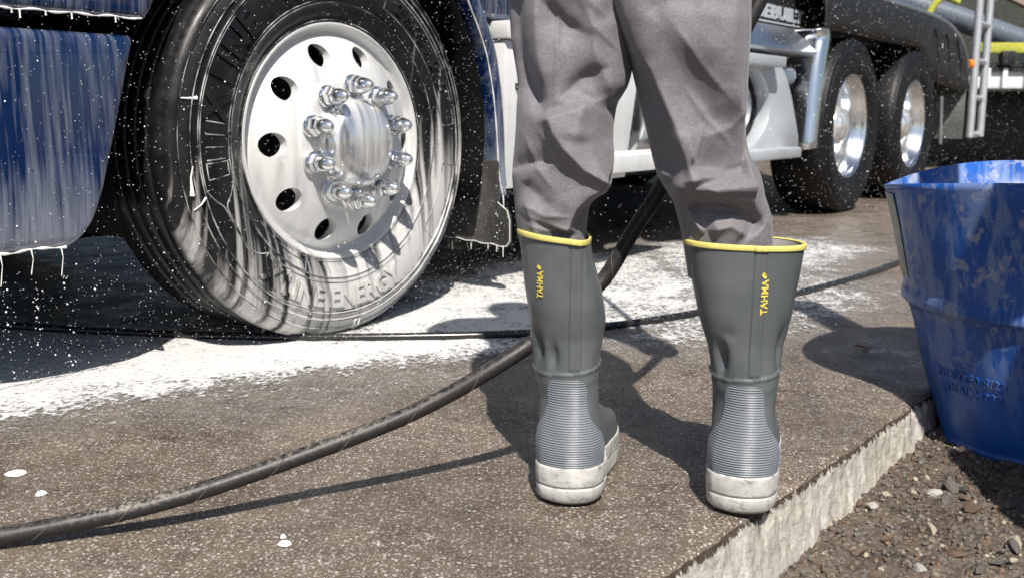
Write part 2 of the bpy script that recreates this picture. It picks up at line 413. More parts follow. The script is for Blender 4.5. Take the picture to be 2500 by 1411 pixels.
# ================================================================== GROUND
E0 = np.array([.192, 1.148]); ED = np.array([.644, .765]); EN = np.array([.765, -.644])   # slab edge: start, along, outwards
def edge_xy(s, d): return E0[0]+ED[0]*s+EN[0]*d, E0[1]+ED[1]*s+EN[1]*d
def build_slab():
    ss = np.concatenate([[-60, -20, -6, -2, -.9, -.5], np.arange(-.3, 1.75, .006), [1.9, 2.2, 3, 5, 9, 20, 60]])
    prof = [(-60, 0), (-12, 0), (-3, 0), (-.8, 0), (-.25, 0), (-.10, 0), (-.05, 0), (-.030, 0), (-.018, -.0006), (-.010, -.002), (-.004, -.0045), (-.001, -.008), (.001, -.012),
            (.002, -.017), (.002, -.023), (.003, -.030), (.003, -.038), (.004, -.047), (.005, -.057), (.006, -.068), (.007, -.080), (.008, -.093), (.010, -.107), (.011, -.122), (.012, -.15), (.012, -.25)]
    V = []
    for s in ss:
        for d, z in prof:
            near = -.5 < s < 1.9
            if near and d > -.06:
                wgt = min(1.0, (d+.06)/.05)
                c = fbm((s, 3.1, .0), 9, 4)
                j = fbm((s, d*3, z*3), 55, 3)
                chip = max(0, fbm((s, 8.4, 0), 6, 3)-.25)
                dd = d + wgt*(.006*c + .0035*j - .018*chip*math.exp(-((z+.005)/.02)**2))
                zz = z - wgt*(.010*chip if z > -.02 else 0) + (.0012*j*wgt if z > -.01 else 0)
                if z < -.012: dd += .004*fbm((s, 0, z*.35), 70, 3)
            else: dd, zz = d, z
            x, y = edge_xy(s, dd); V.append((x, y, zz))
    nc = len(prof); F = grid_faces(len(ss), nc)
    o = obj('concrete_slab', V, [(a, d, c, b) for a, b, c, d in F], [MAT['slab'], MAT['face']], smooth=True)
    mi = [(1 if (i % (nc-1)) >= 11 else 0) for i in range(len(o.data.polygons))]
    o.data.polygons.foreach_set('material_index', mi)
    bm = bmesh.new(); bm.from_mesh(o.data); bmesh.ops.recalc_face_normals(bm, faces=bm.faces); bm.normal_update()
    if sum(f.normal.z for f in bm.faces if f.material_index == 0) < 0: bmesh.ops.reverse_faces(bm, faces=bm.faces)
    bm.to_mesh(o.data); bm.free(); o.data.polygons.foreach_set('use_smooth', [True]*len(o.data.polygons))
    tag(o, kind='structure'); return o
build_slab()
def dirt_z(s, d):
    b = min(-.072, max(-.145, -.147+.064*s)) - .02*min(1, max(0, d)) 
    x, y = edge_xy(s, d)
    return b + .012*fbm((x, y, 0), 7, 2) + .010*fbm((x, y, 2), 34, 3) + .005*fbm((x, y, 5), 110, 2)
def xy_sd(x, y):
    p = np.array([x, y])-E0; return float(p@ED), float(p@EN)
ss = np.arange(-.35, 2.0, .0075); ds = np.concatenate([np.arange(-.03, .75, .0075), [.8, .9, 1.05, 1.3]])
V = []
for s in ss:
    for d in ds:
        x, y = edge_xy(s, d); V.append((x, y, dirt_z(s, d)))
o = obj('dirt_ground', V, [(a, d, c, b) for a, b, c, d in grid_faces(len(ss), len(ds))][:], MAT['dirt']); tag(o, kind='structure')
bm = bmesh.new(); bm.from_mesh(o.data); bm.normal_update()
if sum(f.normal.z for f in bm.faces) < 0: bmesh.ops.reverse_faces(bm, faces=bm.faces)
bm.to_mesh(o.data); bm.free()
V = [(*edge_xy(s, d), -.16) for s, d in ((-80, -.02), (120, -.02), (120, 120), (-80, 120))]
tag(obj('far_dirt_ground', V, [(0, 1, 2, 3)], MAT['dirt'], smooth=False), kind='structure')

# ---- stones on the dirt
def stone_mesh(name, seed, flat=.7):
    bm = bmesh.new(); bmesh.ops.create_icosphere(bm, subdivisions=2, radius=1.0)
    rr = random.Random(seed); planes = []
    for k in range(14):
        v = Vector((rr.gauss(0, 1), rr.gauss(0, 1), rr.gauss(0, 1))).normalized(); planes.append((v, rr.uniform(.40, .74)))
    for v in bm.verts:
        p = v.co.copy()
        for n_, d in planes:
            k = p.dot(n_)
            if k > d: p -= n_*(k-d)
        p *= 1+.10*mnoise.noise(p*1.7+Vector((seed, 0, 0)))
        v.co = Vector((p.x, p.y*.8, p.z*flat))
    me = bpy.data.meshes.new(name); bm.to_mesh(me); bm.free(); return me
smeshes = []
for i in range(10):
    for mk in ('st_grey', 'st_brown', 'st_cream', 'st_white'):
        me = stone_mesh('stone', i*3.7+1, .55+.3*random.random()); me.materials.append(MAT[mk]); smeshes.append((mk, me))
def stone(x, y, r, mk, label, group=None, rz=None):
    me = random.choice([m for k, m in smeshes if k == mk])
    o = bpy.data.objects.new('stone', me); COL.objects.link(o); s, d = xy_sd(x, y)
    o.location = (x, y, dirt_z(s, d)+r*.28); o.scale = (r, r*random.uniform(.7, 1), r*random.uniform(.75, 1)); o.rotation_euler = (random.uniform(-.4, .4), random.uniform(-.4, .4), rz if rz is not None else random.uniform(0, 6))
    return tag(o, label, 'stone', group)
stone(.636, 1.611, .020, 'st_white', 'whitish broken stone lying against the foot of the slab edge')
stone(.672, 1.649, .015, 'st_cream', 'small cream stone tucked against the slab edge behind the whitish one')
stone(.757, 1.659, .022, 'st_white', 'pale upright angular stone between the slab edge and the shaded drum')
stone(.770, 1.622, .020, 'st_grey', 'dark grey stone leaning in front of the pale upright stone')
stone(.796, 1.669, .021, 'st_grey', 'grey angular stone nearest the shadow in front of the blue drum')
stone(.701, 1.520, .018, 'st_cream', 'cream yellow stone alone in the middle of the dirt')
stone(.811, 1.474, .027, 'st_cream', 'large ochre and white stone at the right edge of the photo')
stone(.803, 1.455, .020, 'st_grey', 'grey stone touching the large ochre stone at the right edge')
stone(.795, 1.575, .021, 'st_brown', 'rounded brown stone beside the edge of the drum shadow')
stone(.634, 1.399, .017, 'st_white', 'white pinkish stone lying on a bigger brown stone')
stone(.623, 1.345, .026, 'st_brown', 'rounded brown stone below the white pinkish stone')
stone(.711, 1.318, .020, 'st_grey', 'flat grey stone near the bottom right corner of the photo')
stone(.555, 1.451, .016, 'st_brown', 'brown stone near the slab edge in the lower dirt')
rs = random.Random(5); n_ = 0
while n_ < 280:
    s = rs.uniform(.05, 1.25); d = rs.uniform(.015, .62); x, y = edge_xy(s, d)
    if (x-1.08)**2+(y-1.9)**2 < .18**2: continue
    r = .005+.0135*rs.random()**2.4
    random.seed(n_*13+1)
    stone(x, y, r, (mk := rs.choices(['st_grey', 'st_brown', 'st_cream', 'st_white'], [6, 6, .7, .25])[0]), 'small loose %s stone scattered on the brown dirt' % mk[3:], 'small loose %s stones on the dirt' % mk[3:]); n_ += 1
# fine gravel, joined
mb = MB(); ico = bmesh.new(); bmesh.ops.create_icosphere(ico, subdivisions=1, radius=1.0); iv = [v.co.copy() for v in ico.verts]; ico.verts.index_update(); if_ = [[v.index for v in f.verts] for f in ico.faces]; ico.free()
rs = random.Random(11)
for k in range(6500):
    s = rs.uniform(-.1, 1.5); d = rs.uniform(.005, .68); x, y = edge_xy(s, d); r = rs.uniform(.0015, .0055); z = dirt_z(s, d)
    rot = Matrix.Rotation(rs.uniform(0, 6), 3, Vector((rs.gauss(0, 1), rs.gauss(0, 1), rs.gauss(0, 1))).normalized()); sx, sy, sz = rs.uniform(.7, 1.4), rs.uniform(.7, 1.2), rs.uniform(.5, .9)
    mb.add([rot @ Vector((p.x*r*sx, p.y*r*sy, p.z*r*sz))*(1+.25*mnoise.noise(p*2+Vector((k, 0, 0))))+Vector((x, y, z+r*.3)) for p in iv], if_)
o = obj('gravel', mb.v, mb.f, [MAT['st_grey'], MAT['st_brown'], MAT['st_cream']], smooth=False)
nf = len(if_); mi = np.repeat(RNG.choice([0, 1, 2], 6500, p=[.46, .48, .06]), nf); o.data.polygons.foreach_set('material_index', mi.tolist())
tag(o, 'fine brown and grey gravel mixed into the dirt', 'gravel', kind='stuff')

# ---- suds on the slab
def poly_sd(px, py, poly):
    """signed distance (positive inside) for arrays of points"""
    P = np.array(poly, float); n = len(P); dmin = np.full(px.shape, 1e9); ins = np.zeros(px.shape, bool)
    for i in range(n):
        a = P[i]; b = P[(i+1) % n]; ex, ey = b-a; wx = px-a[0]; wy = py-a[1]
        t = np.clip((wx*ex+wy*ey)/(ex*ex+ey*ey), 0, 1); dmin = np.minimum(dmin, np.hypot(wx-ex*t, wy-ey*t))
        c = ((a[1] <= py) & (b[1] > py)) | ((b[1] <= py) & (a[1] > py))
        with np.errstate(divide='ignore', invalid='ignore'):
            xi = a[0]+(py-a[1])/(b[1]-a[1])*ex
        ins ^= c & (px < xi)
    return np.where(ins, dmin, -dmin)
gx = np.arange(-2.2, 1.75, .02); gy = np.arange(1.55, 5.2, .02); GX, GY = np.meshgrid(gx, gy)
main = [(-2.2, 1.45), (-1.0, 1.84), (-.82, 1.91), (-.65, 1.99), (-.28, 2.19), (.02, 2.37), (.28, 2.52), (.57, 2.72), (.72, 3.0), (.70, 3.35), (.55, 3.9), (.30, 4.0), (-.1, 3.75), (-.35, 3.25), (-.42, 2.85), (-.46, 2.53), (-.86, 2.56), (-1.4, 2.66), (-2.2, 2.8)]
back = [(.35, 3.5), (.75, 3.2), (1.25, 3.45), (1.7, 4.1), (1.5, 4.6), (.9, 4.6), (.45, 4.3)]
film = [(.05, 2.30), (.45, 2.25), (.85, 2.5), (1.15, 2.75), (1.35, 3.3), (1.1, 3.7), (.6, 3.3), (.3, 2.8)]; near = [(-1.2, 1.55), (-.5, 1.75), (.1, 2.1), (.1, 2.4), (-.6, 2.1), (-1.2, 1.9)]
d3 = poly_sd(GX, GY, film); d4 = poly_sd(GX, GY, near)
d1 = poly_sd(GX, GY, main); d2 = poly_sd(GX, GY, back)
wob = np.array([[.05*fbm((x, y, 0), 3.5, 3) for x in gx] for y in gy])
vary = np.array([[.5+.5*fbm((x*.8, y*1.6, 3), 2.6, 3) for x in gx] for y in gy])
lev = .60+.24*np.clip(vary, 0, 1)+.14*smoothstep(.25, -.5, GX)-.06*smoothstep(2.5, 3.0, GY)
dens = np.maximum(lev*smoothstep(-.24, .17, d1+wob*1.3), .60*smoothstep(-.2, .3, d2+wob)); dens = np.maximum(dens, .52*smoothstep(-.2, .25, d3+wob)); dens = np.maximum(dens, .30*smoothstep(-.12, .12, d4+wob))
hh = np.array([[abs(fbm((x, y, 7), 14, 3)) for x in gx] for y in gy])
Z = .0045+.005*dens*hh
V = np.stack([GX, GY, Z], -1).reshape(-1, 3); F = np.array(grid_faces(len(gy), len(gx)))
keep = dens.reshape(-1)[F].max(1) > .02
used = np.unique(F[keep]); remap = -np.ones(len(V), int); remap[used] = np.arange(len(used))
o = obj('soap_suds', V[used], remap[F[keep]], MAT['suds']); at = o.data.attributes.new('dens', 'FLOAT', 'POINT'); at.data.foreach_set('value', dens.reshape(-1)[used].astype(np.float32))
tag(o, 'white soap suds spread over the wet concrete around the wheel', 'foam', kind='stuff')
def foam_blob(x, y, rx, ry, label, seed):
    n = 26; V = []; rings = 5
    for i in range(rings+1):
        q = i/rings
        for k in range(n):
            a = 2*PI*k/n; rad = 1+.35*mnoise.noise(Vector((math.cos(a)*1.4, math.sin(a)*1.4, seed)))+.12*mnoise.noise(Vector((math.cos(a)*4, math.sin(a)*4, seed)))
            V.append((rx*rad*q*math.cos(a), ry*rad*q*math.sin(a), .005*(1-q**3)+.0015))
    return tag(obj('foam_blob', V, grid_faces(rings+1, n, True), MAT['foam'], loc=(x, y, 0)), label, 'foam', 'blobs of foam on the concrete')
foam_blob(-.803, 1.494, .017, .014, 'largest white foam blob on the concrete at the left edge of the photo', 1)
foam_blob(-.722, 1.408, .008, .009, 'small foam blob just below the largest one at the left', 2)
foam_blob(-.308, 1.232, .010, .007, 'small white foam blob in the foreground concrete below the hose shadow', 3)
foam_blob(-.315, 1.253, .004, .004, 'tiny foam fleck just behind the foreground foam blob', 4)
foam_blob(.895, 2.62, .004, .004, 'tiny foam fleck on the concrete left of the blue drum', 6)
# dry leaf
V = []; nl = 9
for i in range(nl):
    q = i/(nl-1); wd = .010*math.sin(PI*q)**.7
    for k in (-1, -.4, .4, 1): V.append(((q-.5)*.05, k*wd, .004+.005*k*k*math.sin(PI*q)+.003*math.sin(q*7)))
lf = obj('dry_leaf', V, grid_faces(nl, 4), MAT['leaf'], loc=(.868, 2.339, .001)); lf.rotation_euler = (0, 0, -.15)
tag(lf, 'curled reddish dry leaf on the concrete beside the shadow near the drum', 'leaf'); md = lf.modifiers.new('thick', 'SOLIDIFY'); md.thickness = .001
# ================================================================== TRUCK (local x = towards the rear, -y = outwards, z = up)
truck = empty('truck', (-.45, 2.521, 0), R(53.07))
tag(truck, 'blue heavy truck being washed, front wheel and bumper covered in soap', 'truck')
def lathe(profile, n, cx=0.0, cz=.5, flat=True, wob=None, a0=0.0):
    """profile of (radius, outward offset) turned about the wheel axis"""
    V = []
    for i, (r, o) in enumerate(profile):
        for k in range(n):
            a = a0+2*PI*k/n; rr, oo = (r, o) if wob is None else wob(i, k, r, o)
            x = rr*math.cos(a); z = cz+rr*math.sin(a)
            if flat and z < .003:
                oo += (.003-z)*.5*(1 if o > -.15 else -1); z = .003
            V.append((cx+x, -oo, z))
    return V, [(a, d, c, b) for a, b, c, d in grid_faces(len(profile), n, True)]
SIDE = [(.290, -.022), (.297, -.006), (.301, .004), (.306, .006), (.312, .006), (.318, .011), (.330, .017), (.342, .020), (.344, .0225), (.347, .0225), (.349, .021), (.362, .0245), (.380, .0275), (.400, .029), (.420, .0285), (.434, .0265),
        (.436, .0295), (.440, .0295), (.442, .0255), (.452, .0230), (.454, .0262), (.457, .0258), (.459, .0205), (.468, .0165), (.476, .0120), (.478, .0145), (.481, .0138), (.483, .0075), (.490, .0005), (.495, -.006), (.4985, -.012), (.501, -.018)]
def side_o(r):
    return float(np.interp(r, [p[0] for p in SIDE], [p[1] for p in SIDE]))
def tyre_profile():
    P = list(SIDE); R0 = .505
    P += [(.5035, -.022), (R0, -.028)]
    o = -.028; rib = [(.030, .010), (.031, .011), (.031, .011), (.031, .011), (.031, .010)]
    for wd, gw in rib:
        P += [(R0+.001, o-.004), (R0+.001, o-wd+.004), (R0, o-wd), (R0-.013, o-wd-.002), (R0-.013, o-wd-gw+.002), (R0, o-wd-gw)]; o -= wd+gw
    P += [(R0, o-.026), (.499, o-.034), (.48, o-.050), (.44, o-.066), (.40, o-.070), (.34, o-.055), (.30, o-.035), (.29, o-.02)]
    return P
TP_ = tyre_profile(); NT = 300
edges = {i for i, (r, o) in enumerate(TP_) if abs(r-.505) < 1e-6 and -.25 < o < -.03}
def tread_wob(i, k, r, o):
    if i in edges and k % 2: return r-.0045, o
    if i in (30, 31, 32) and k % 3 == 0: return r-.003, o
    if 24 <= i <= 27 and k % 30 == 0: return r, o-.0015
    return r, o
def make_wheel(name, cx, full=True):
    V, F = lathe(TP_, NT if full else 96, cx, wob=tread_wob if full else None)
    return obj(name, V, F, MAT['tyre'] if full else MAT['rubber'], truck)
fw = autosmooth(make_wheel('front_wheel', 0.0), 45)
# sidewall lettering (raised), wrapped round the tyre
def wrap_text(body, size, rmid, amid, cw, h=.0016, bold=0.0, spacing=1.0, parent=fw, mat='tyre', xs=1.0):
    v, f = text_mesh(body, size, .5, bold, spacing=spacing, xs=xs); z = v[:, 2]
    out = []
    for (x, y, q) in zip(v[:, 0], v[:, 1], z):
        if cw: r = rmid+y; a = amid-x/rmid          # tops outwards, reads clockwise
        else: r = rmid-y; a = amid+x/rmid           # tops towards the hub
        o = side_o(r)+(h if q > 0 else -.003)
        out.append((r*math.cos(a), -o, .5+r*math.sin(a)))
    return out, f
for args in (('X LINE', .085, .395, R(152), True, .0055, .0025, 1.05), ('R', .085, .395, R(114), True, .0055, .0025), ('ENERGY', .022, .355, R(145), True, .003, .0004, 1.1), ('X LINE ENERGY', .070, .398, R(262), False, .0055, .002, 1.0),
             ('295/75 R 22.5', .046, .403, R(40), True, .0045, .001, 1.08), ('TUBELESS  RADIAL', .018, .350, R(55), True, .0014, .0003, 1.1), ('MAX LOAD SINGLE 2800 KG 6175 LBS', .012, .336, R(5), True, .0012, .0001, 1.1), ('DUAL 2575 KG AT 110 PSI COLD', .012, .362, R(-2), True, .0012, .0001, 1.1)):
    MB().add(*wrap_text(*args)).build('tyre_lettering', MAT['tyre'], fw)
# moulded bands and panels round the lettering
def band(a0, a1, r0, r1, h=.0022, wdt=.003, close=True):
    mbb = MB(); n = max(6, int(abs(a1-a0)/.03)); path = []
    for k in range(n+1):
        a = a0+(a1-a0)*k/n; path.append((r1, a))
    if close:
        for k in range(n+1):
            a = a1+(a0-a1)*k/n; path.append((r0, a))
        path.append(path[0])
    pts = [(r*math.cos(a), -(side_o(r)+h*.3), .5+r*math.sin(a)) for r, a in path]
    return mbb.tube(pts, wdt*.5, 6)
bd = MB()
for a0, a1, r0, r1 in ((R(103), R(193), .352, .432), (R(225), R(312), .358, .432), (R(6), R(66), .376, .430), (R(212), R(246), .318, .343), (R(185), R(190), .36, .42), (R(320), R(350), .385, .43)):
    q = band(a0, a1, r0, r1); bd.add(q.v, q.f)
def tline(pts_, w_=.0015): bd.tube([(r*math.cos(R(a)), -(side_o(r)+.0006), .5+r*math.sin(R(a))) for r, a in spline(pts_, 24)], w_, 6)
tline([(.432, 193), (.415, 197), (.400, 200), (.395, 206), (.395, 214), (.400, 221), (.425, 226)]); tline([(.352, 193), (.372, 197), (.392, 200), (.391, 206), (.391, 214), (.386, 220), (.36, 225)])
for a in (R(172), R(176), R(180), R(184)):       # rayed emblem block
    bd.tube([(r*math.cos(a), -(side_o(r)+.0008), .5+r*math.sin(a)) for r in np.linspace(.366, .418, 6)], .0017, 6)
for r, w_ in ((.3455, .0010), (.4385, .0016), (.4560, .0013), (.4795, .0010), (.305, .0012)):
    n = 200; ring_ = [(r*math.cos(2*PI*k/n), -(side_o(r)+.0004), .5+r*math.sin(2*PI*k/n)) for k in range(n+1)]
    bd.tube(ring_, w_, 6, cap=False)
bd.build('sidewall_moulding', MAT['line'], fw, smooth=True)

# rim disc with hand holes
def make_rim():
    prof = [(.2975, -.016), (.3005, -.006), (.3008, .002), (.2985, .0055), (.2945, .0055), (.291, .002), (.288, -.006), (.284, -.014), (.279, -.018), (.273, -.0185), (.268, -.015), (.264, -.008), (.258, .000), (.248, .0095), (.236, .0175), (.222, .026), (.207, .034),
            (.193, .0405), (.180, .0450), (.170, .0480), (.166, .0520), (.162, .0540), (.150, .0550), (.110, .0560), (.060, .0560), (.060, .030), (.150, .030), (.165, .026), (.19, .016), (.22, .001), (.245, -.014), (.262, -.030), (.272, -.042), (.285, -.042), (.2975, -.030)]
    V, F = lathe(prof, 180, flat=False); n = 180
    F = F+[(((len(prof)-1)*n+k), k, (k+1) % n, (len(prof)-1)*n+(k+1) % n) for k in range(n)]
    o = obj('rim', V, F, MAT['alu'], fw)
    bm = bmesh.new(); bm.from_mesh(o.data); bmesh.ops.recalc_face_normals(bm, faces=bm.faces); bm.to_mesh(o.data); bm.free()
    cb = MB()
    for k in range(10):
        a = R(36*k); c = Vector((.2255*math.cos(a), 0, .5+.2255*math.sin(a)))
        pts = [c+Vector((0, .08-.16*j, 0)) for j in range(2)]
        cb.tube(pts, .0295, 32)
    cut = cb.build('cutter', MAT['alu'])
    cut.matrix_world = Matrix.Identity(4)
    tmp = bpy.data.objects.new('tmp', o.data.copy()); COL.objects.link(tmp)
    md = tmp.modifiers.new('b', 'BOOLEAN'); md.operation = 'DIFFERENCE'; md.solver = 'EXACT'; md.object = cut
    dg = bpy.context.evaluated_depsgraph_get(); me = bpy.data.meshes.new_from_object(tmp.evaluated_get(dg))
    bpy.data.objects.remove(tmp); bpy.data.objects.remove(cut)
    o.data = me; o.data.polygons.foreach_set('use_smooth', [True]*len(me.polygons)); autosmooth(o, 35); return o
make_rim()
# barrel and brake drum behind the disc (dark through the holes)
V, F = lathe([(.296, -.02), (.27, -.05), (.262, -.15), (.285, -.26)], 72, flat=False); obj('rim_barrel', V, F, MAT['steel'], fw)
V, F = lathe([(.05, -.085), (.205, -.085), (.21, -.10), (.21, -.26), (.05, -.26)], 64, flat=False); obj('brake_drum', V, F, MAT['chassis'], fw)
V, F = lathe([(.1165, .050), (.1165, .066), (.1145, .072), (.1115, .075), (.1105, .082), (.107, .092), (.099, .1025), (.086, .112), (.070, .119), (.05, .1235), (.028, .1255), (.008, .126), (.0005, .126)], 96, flat=False)
obj('hub_cap', V, F, MAT['chrome'], fw)
def nut_mesh():
    m = MB(); n = 24
    rings = [(.0255, .0), (.0262, .003), (.0262, .008), (.0240, .012), (.0195, .0135)]
    hexr = [('h', .0215, .0135), ('h', .0232, .016), ('h', .0232, .032), ('h', .0210, .036)]
    caps = [(.0195, .036), (.0197, .040), (.0188, .047), (.0170, .055), (.0142, .063), (.0108, .070), (.0068, .0755), (.003, .0785), (.0004, .0795)]
    pr = []
    for r, y in rings: pr.append([(r, y)]*n)
    for _, r, y in hexr:
        row = []
        for k in range(n):
            a = 2*PI*k/n; q = (a % (PI/3))-PI/6; row.append((r*math.cos(PI/6)/math.cos(q), y))
        pr.append(row)
    for r, y in caps: pr.append([(r, y)]*n)
    V = [(rr*math.cos(2*PI*k/n), -y, rr*math.sin(2*PI*k/n)) for row in pr for k, (rr, y) in enumerate(row)]
    m.add(V, [(a, d, c, b) for a, b, c, d in grid_faces(len(pr), n, True)]); return m
nut0 = autosmooth(obj('lug_nut', nut_mesh().v, nut_mesh().f, MAT['nut'], fw), 30)
for k in range(10):
    a = R(90+36*k); o = nut0 if k == 0 else nut0.copy()
    if k: COL.objects.link(o)
    o.parent = fw; o.location = (.143*math.cos(a), -.0555, .5+.143*math.sin(a)); o.rotation_euler = (0, random.uniform(0, 1), 0); o.scale = (1.08, 1.02, 1.08)
# threads of foam hanging on the tyre
def on_tyre(r, adeg, lift=.002): a = R(adeg); return (r*math.cos(a), -(side_o(r)+lift), .5+r*math.sin(a))
for path, rr in (([(.478, 167), (.462, 166.6), (.445, 166)], [.0016, .002, .0045]), ([(.47, 197), (.455, 196), (.44, 194.5)], [.0012, .0016, .003]), ([(.455, 185), (.46, 188), (.463, 191.5), (.465, 193)], [.0015, .002, .004, .006]), ([(.462, 273), (.475, 273.4), (.492, 273.6)], [.006, .004, .003]), ([(.462, 275), (.478, 275), (.495, 274.6)], [.004, .003, .003])):
    MB().tube([on_tyre(r, a) for r, a in path], rr, 8).build('foam_run', MAT['foam'], fw, smooth=True)

# bumper end wrapped round the corner
def sheet(name, rows, mat, parent, thick=.02, smooth=True):
    nr, nc = len(rows), len(rows[0]); V = [p for r in rows for p in r]
    o = obj(name, V, grid_faces(nr, nc), mat, parent, smooth); md = o.modifiers.new('thick', 'SOLIDIFY'); md.thickness = thick; md.offset = 0; return o
def bumper_rows(zs, xr, bow, lean, front=-1.22, rad=.40):
    rows = []
    for z in zs:
        xe = xr(z); row = []; yb = -bow(z)
        xs_ = np.linspace(xe, front+rad+.02, 12)
        for i, x in enumerate(xs_): row.append((x, yb+lean(z), z))
        for k in range(1, 15):                       # corner sweep to the front face
            a = PI/2*k/14; row.append((front+rad-rad*math.sin(a), yb+lean(z)+rad*(1-math.cos(a)), z))
        row.append((front, 1.2, z)); rows.append(row)
    return rows
ZB = [(.330, .05), (.318, .022), (.314, .012), (.320, .002), (.335, -.003), (.36, -.007), (.385, -.010), (.41, -.012), (.424, -.013), (.432, -.0135), (.45, -.0135), (.52, -.013), (.60, -.012), (.68, -.011), (.715, -.009), (.725, -.005), (.730, .004), (.731, .03)]
zx = lambda z: float(np.interp(z, [.315, .33, .36, .40, .44, .55, .68, .73], [-.735, -.712, -.690, -.672, -.660, -.626, -.588, -.572]))
rows = []
for z, off in ZB:
    r0 = bumper_rows([z], zx, lambda q: 0.0, lambda q: off)[0]
    e = r0[0]; rows.append([(e[0]+.002, e[1]+.035, z), (e[0]+.006, e[1]+.008, z), (e[0]+.003, e[1]+.002, z)]+r0)
bp = sheet('front_bumper', rows, MAT['paint'], truck, .006)
zx2 = lambda z: float(np.interp(z, [.77, .80, .9, 1.2], [-.537, -.522, -.48, -.40]))
rows = []
for z, off in [(.790, .04), (.775, .02), (.769, .006), (.772, -.002), (.785, -.006), (.82, -.008), (.90, -.008), (1.1, -.004), (1.3, .02)]:
    r0 = bumper_rows([z], zx2, lambda q: 0.0, lambda q: off)[0]; e = r0[0]
    rows.append([(e[0]+.002, e[1]+.04, z), (e[0]+.007, e[1]+.009, z), (e[0]+.004, e[1]+.002, z)]+r0)
wg = sheet('front_wing', rows, MAT['paint'], truck, .006)
# foam beads along the lower edges and drips
fb = MB(); xs_ = np.linspace(-.74, -1.0, 40)
fb.tube([(x, -.004+.004*math.sin(x*90), .313+.002*math.sin(x*61)) for x in xs_], [.0020+.0009*math.sin(x*150)+.0012*mnoise.noise(Vector((x*70, 0, 0))) for x in xs_], 8)
for x, L in ((-.752, .055), (-.812, .045), (-.872, .06), (-.93, .03)):
    fb.tube([(x, -.004, .314), (x+.002, -.005, .314-L*.4), (x-.003, -.004, .314-L), (x-.004, -.004, .314-L-.004)], [.0018, .0006, .0010, .0005], 8)
fb.build('foam_drip', MAT['foam'], bp, smooth=True)
fb = MB(); xs_ = np.linspace(-.54, -.95, 60)
fb.tube([(x, -.006, .768+.0015*math.sin(x*80)) for x in xs_], [.0018+.0008*math.sin(x*120)+.0012*mnoise.noise(Vector((x*80, 3, 0))) for x in xs_], 8)
for x, L in ((-.60, .012), (-.693, .012), (-.795, .02), (-.81, .008), (-.745, .008)): fb.tube([(x, -.006, .768), (x, -.006, .768-L*.7), (x, -.006, .768-L*.7-.003)], [.0022, .0012, .0022], 8)
fb.build('foam_drip', MAT['foam'], wg, smooth=True)

# wing trailing lip behind the wheel
prof = [(.44, 1.06), (.49, .975), (.529, .902), (.575, .83), (.615, .755), (.637, .685), (.654, .609), (.666, .515), (.674, .42), (.683, .36), (.697, .318)]
prof = spline(prof, 40); rows = []
for i, p in enumerate(prof):
    x, z = p; q = i/(len(prof)-1); wd = .072*(1-q)+.028*q if q < .95 else .015
    rows.append([(x-.004, .10, z-.004), (x-.002, .012, z-.002), (x, .001, z), (x+.004, -.005, z+.001), (x+wd*.35, -.012, z+.003), (x+wd*.7, -.008, z+.004), (x+wd, .004, z+.006), (x+wd+.004, .03, z+.006)])
fl = sheet('wing_trailing_lip', rows, MAT['paint'], truck, .004)
fb = MB(); fb.tube([(p[0]-.001, -.004, p[1]) for p in prof], [.0016+.0006*math.sin(i*1.7) for i in range(len(prof))], 8)
fb.tube([(.697, -.004, .32), (.699, -.005, .28), (.700, -.004, .24)], [.0022, .0012, .0018], 8); fb.build('foam_edge', MAT['foam'], fl, smooth=True)
# wheel-house liner, inner wall, mud flap
rows = []
for k in range(25):
    a = R(200-220*k/24); rows.append([(.63*math.cos(a), y, .52+.60*math.sin(a)) for y in (.02, .12, .25, .42, .6)])
sheet('wheel_house_liner', rows, MAT['black_liner'], truck, .01)
mb = MB(); mb.box((.05, .62, .62), (1.5, .04, .75)); mb.box((-.2, .45, .86), (1.1, .4, .05)); mb.box((.52, .36, .60), (.03, .4, .5)); mb.box((.50, .16, .70), (.025, .22, .012)); mb.box((.50, .16, .66), (.02, .2, .01))
mb.build('inner_wing', MAT['black_liner'], truck, bevel=.004)
fx = .665
poly = [(.50, .43), (-.005, .43), (-.008, .29), (-.045, .275), (-.055, .245), (-.055, .175), (-.040, .160), (.50, .195)]
mf = MB().prism([(a, b) for a, b in poly], 0, fx, fx+.012).build('mud_flap', MAT['flap'], truck, bevel=.003)
bt = MB(); pts = [(fx-.001, .10, .408), (fx-.006, .10, .408)]; bt.tube(pts, [.010, .007], 12); bt.tube([(fx-.006, .10, .408), (fx-.010, .10, .408)], .004, 8); bt.build('flap_bolt', MAT['brass'], mf)
fb = MB(); ys_ = np.linspace(.46, -.04, 40); fb.tube([(fx-.002, y, .162+.062*(y+.04)+.002*math.sin(y*90)) for y in ys_], [.0012+.0008*mnoise.noise(Vector((y*60, 0, 0))) for y in ys_], 8)
for y, L in ((.18, .03), (.10, .02), (.03, .015), (-.03, .035), (-.005, .02)): fb.tube([(fx-.003, y, .163), (fx-.003, y, .163-L)], [.0016, .0008], 8)
fb.tube([(fx-.001, -.008, .30), (fx-.001, -.045, .276), (fx-.001, -.055, .245), (fx-.001, -.055, .18), (fx-.001, -.04, .162)], .0013, 8)
fb.build('foam_drip', MAT['foam'], mf, smooth=True)

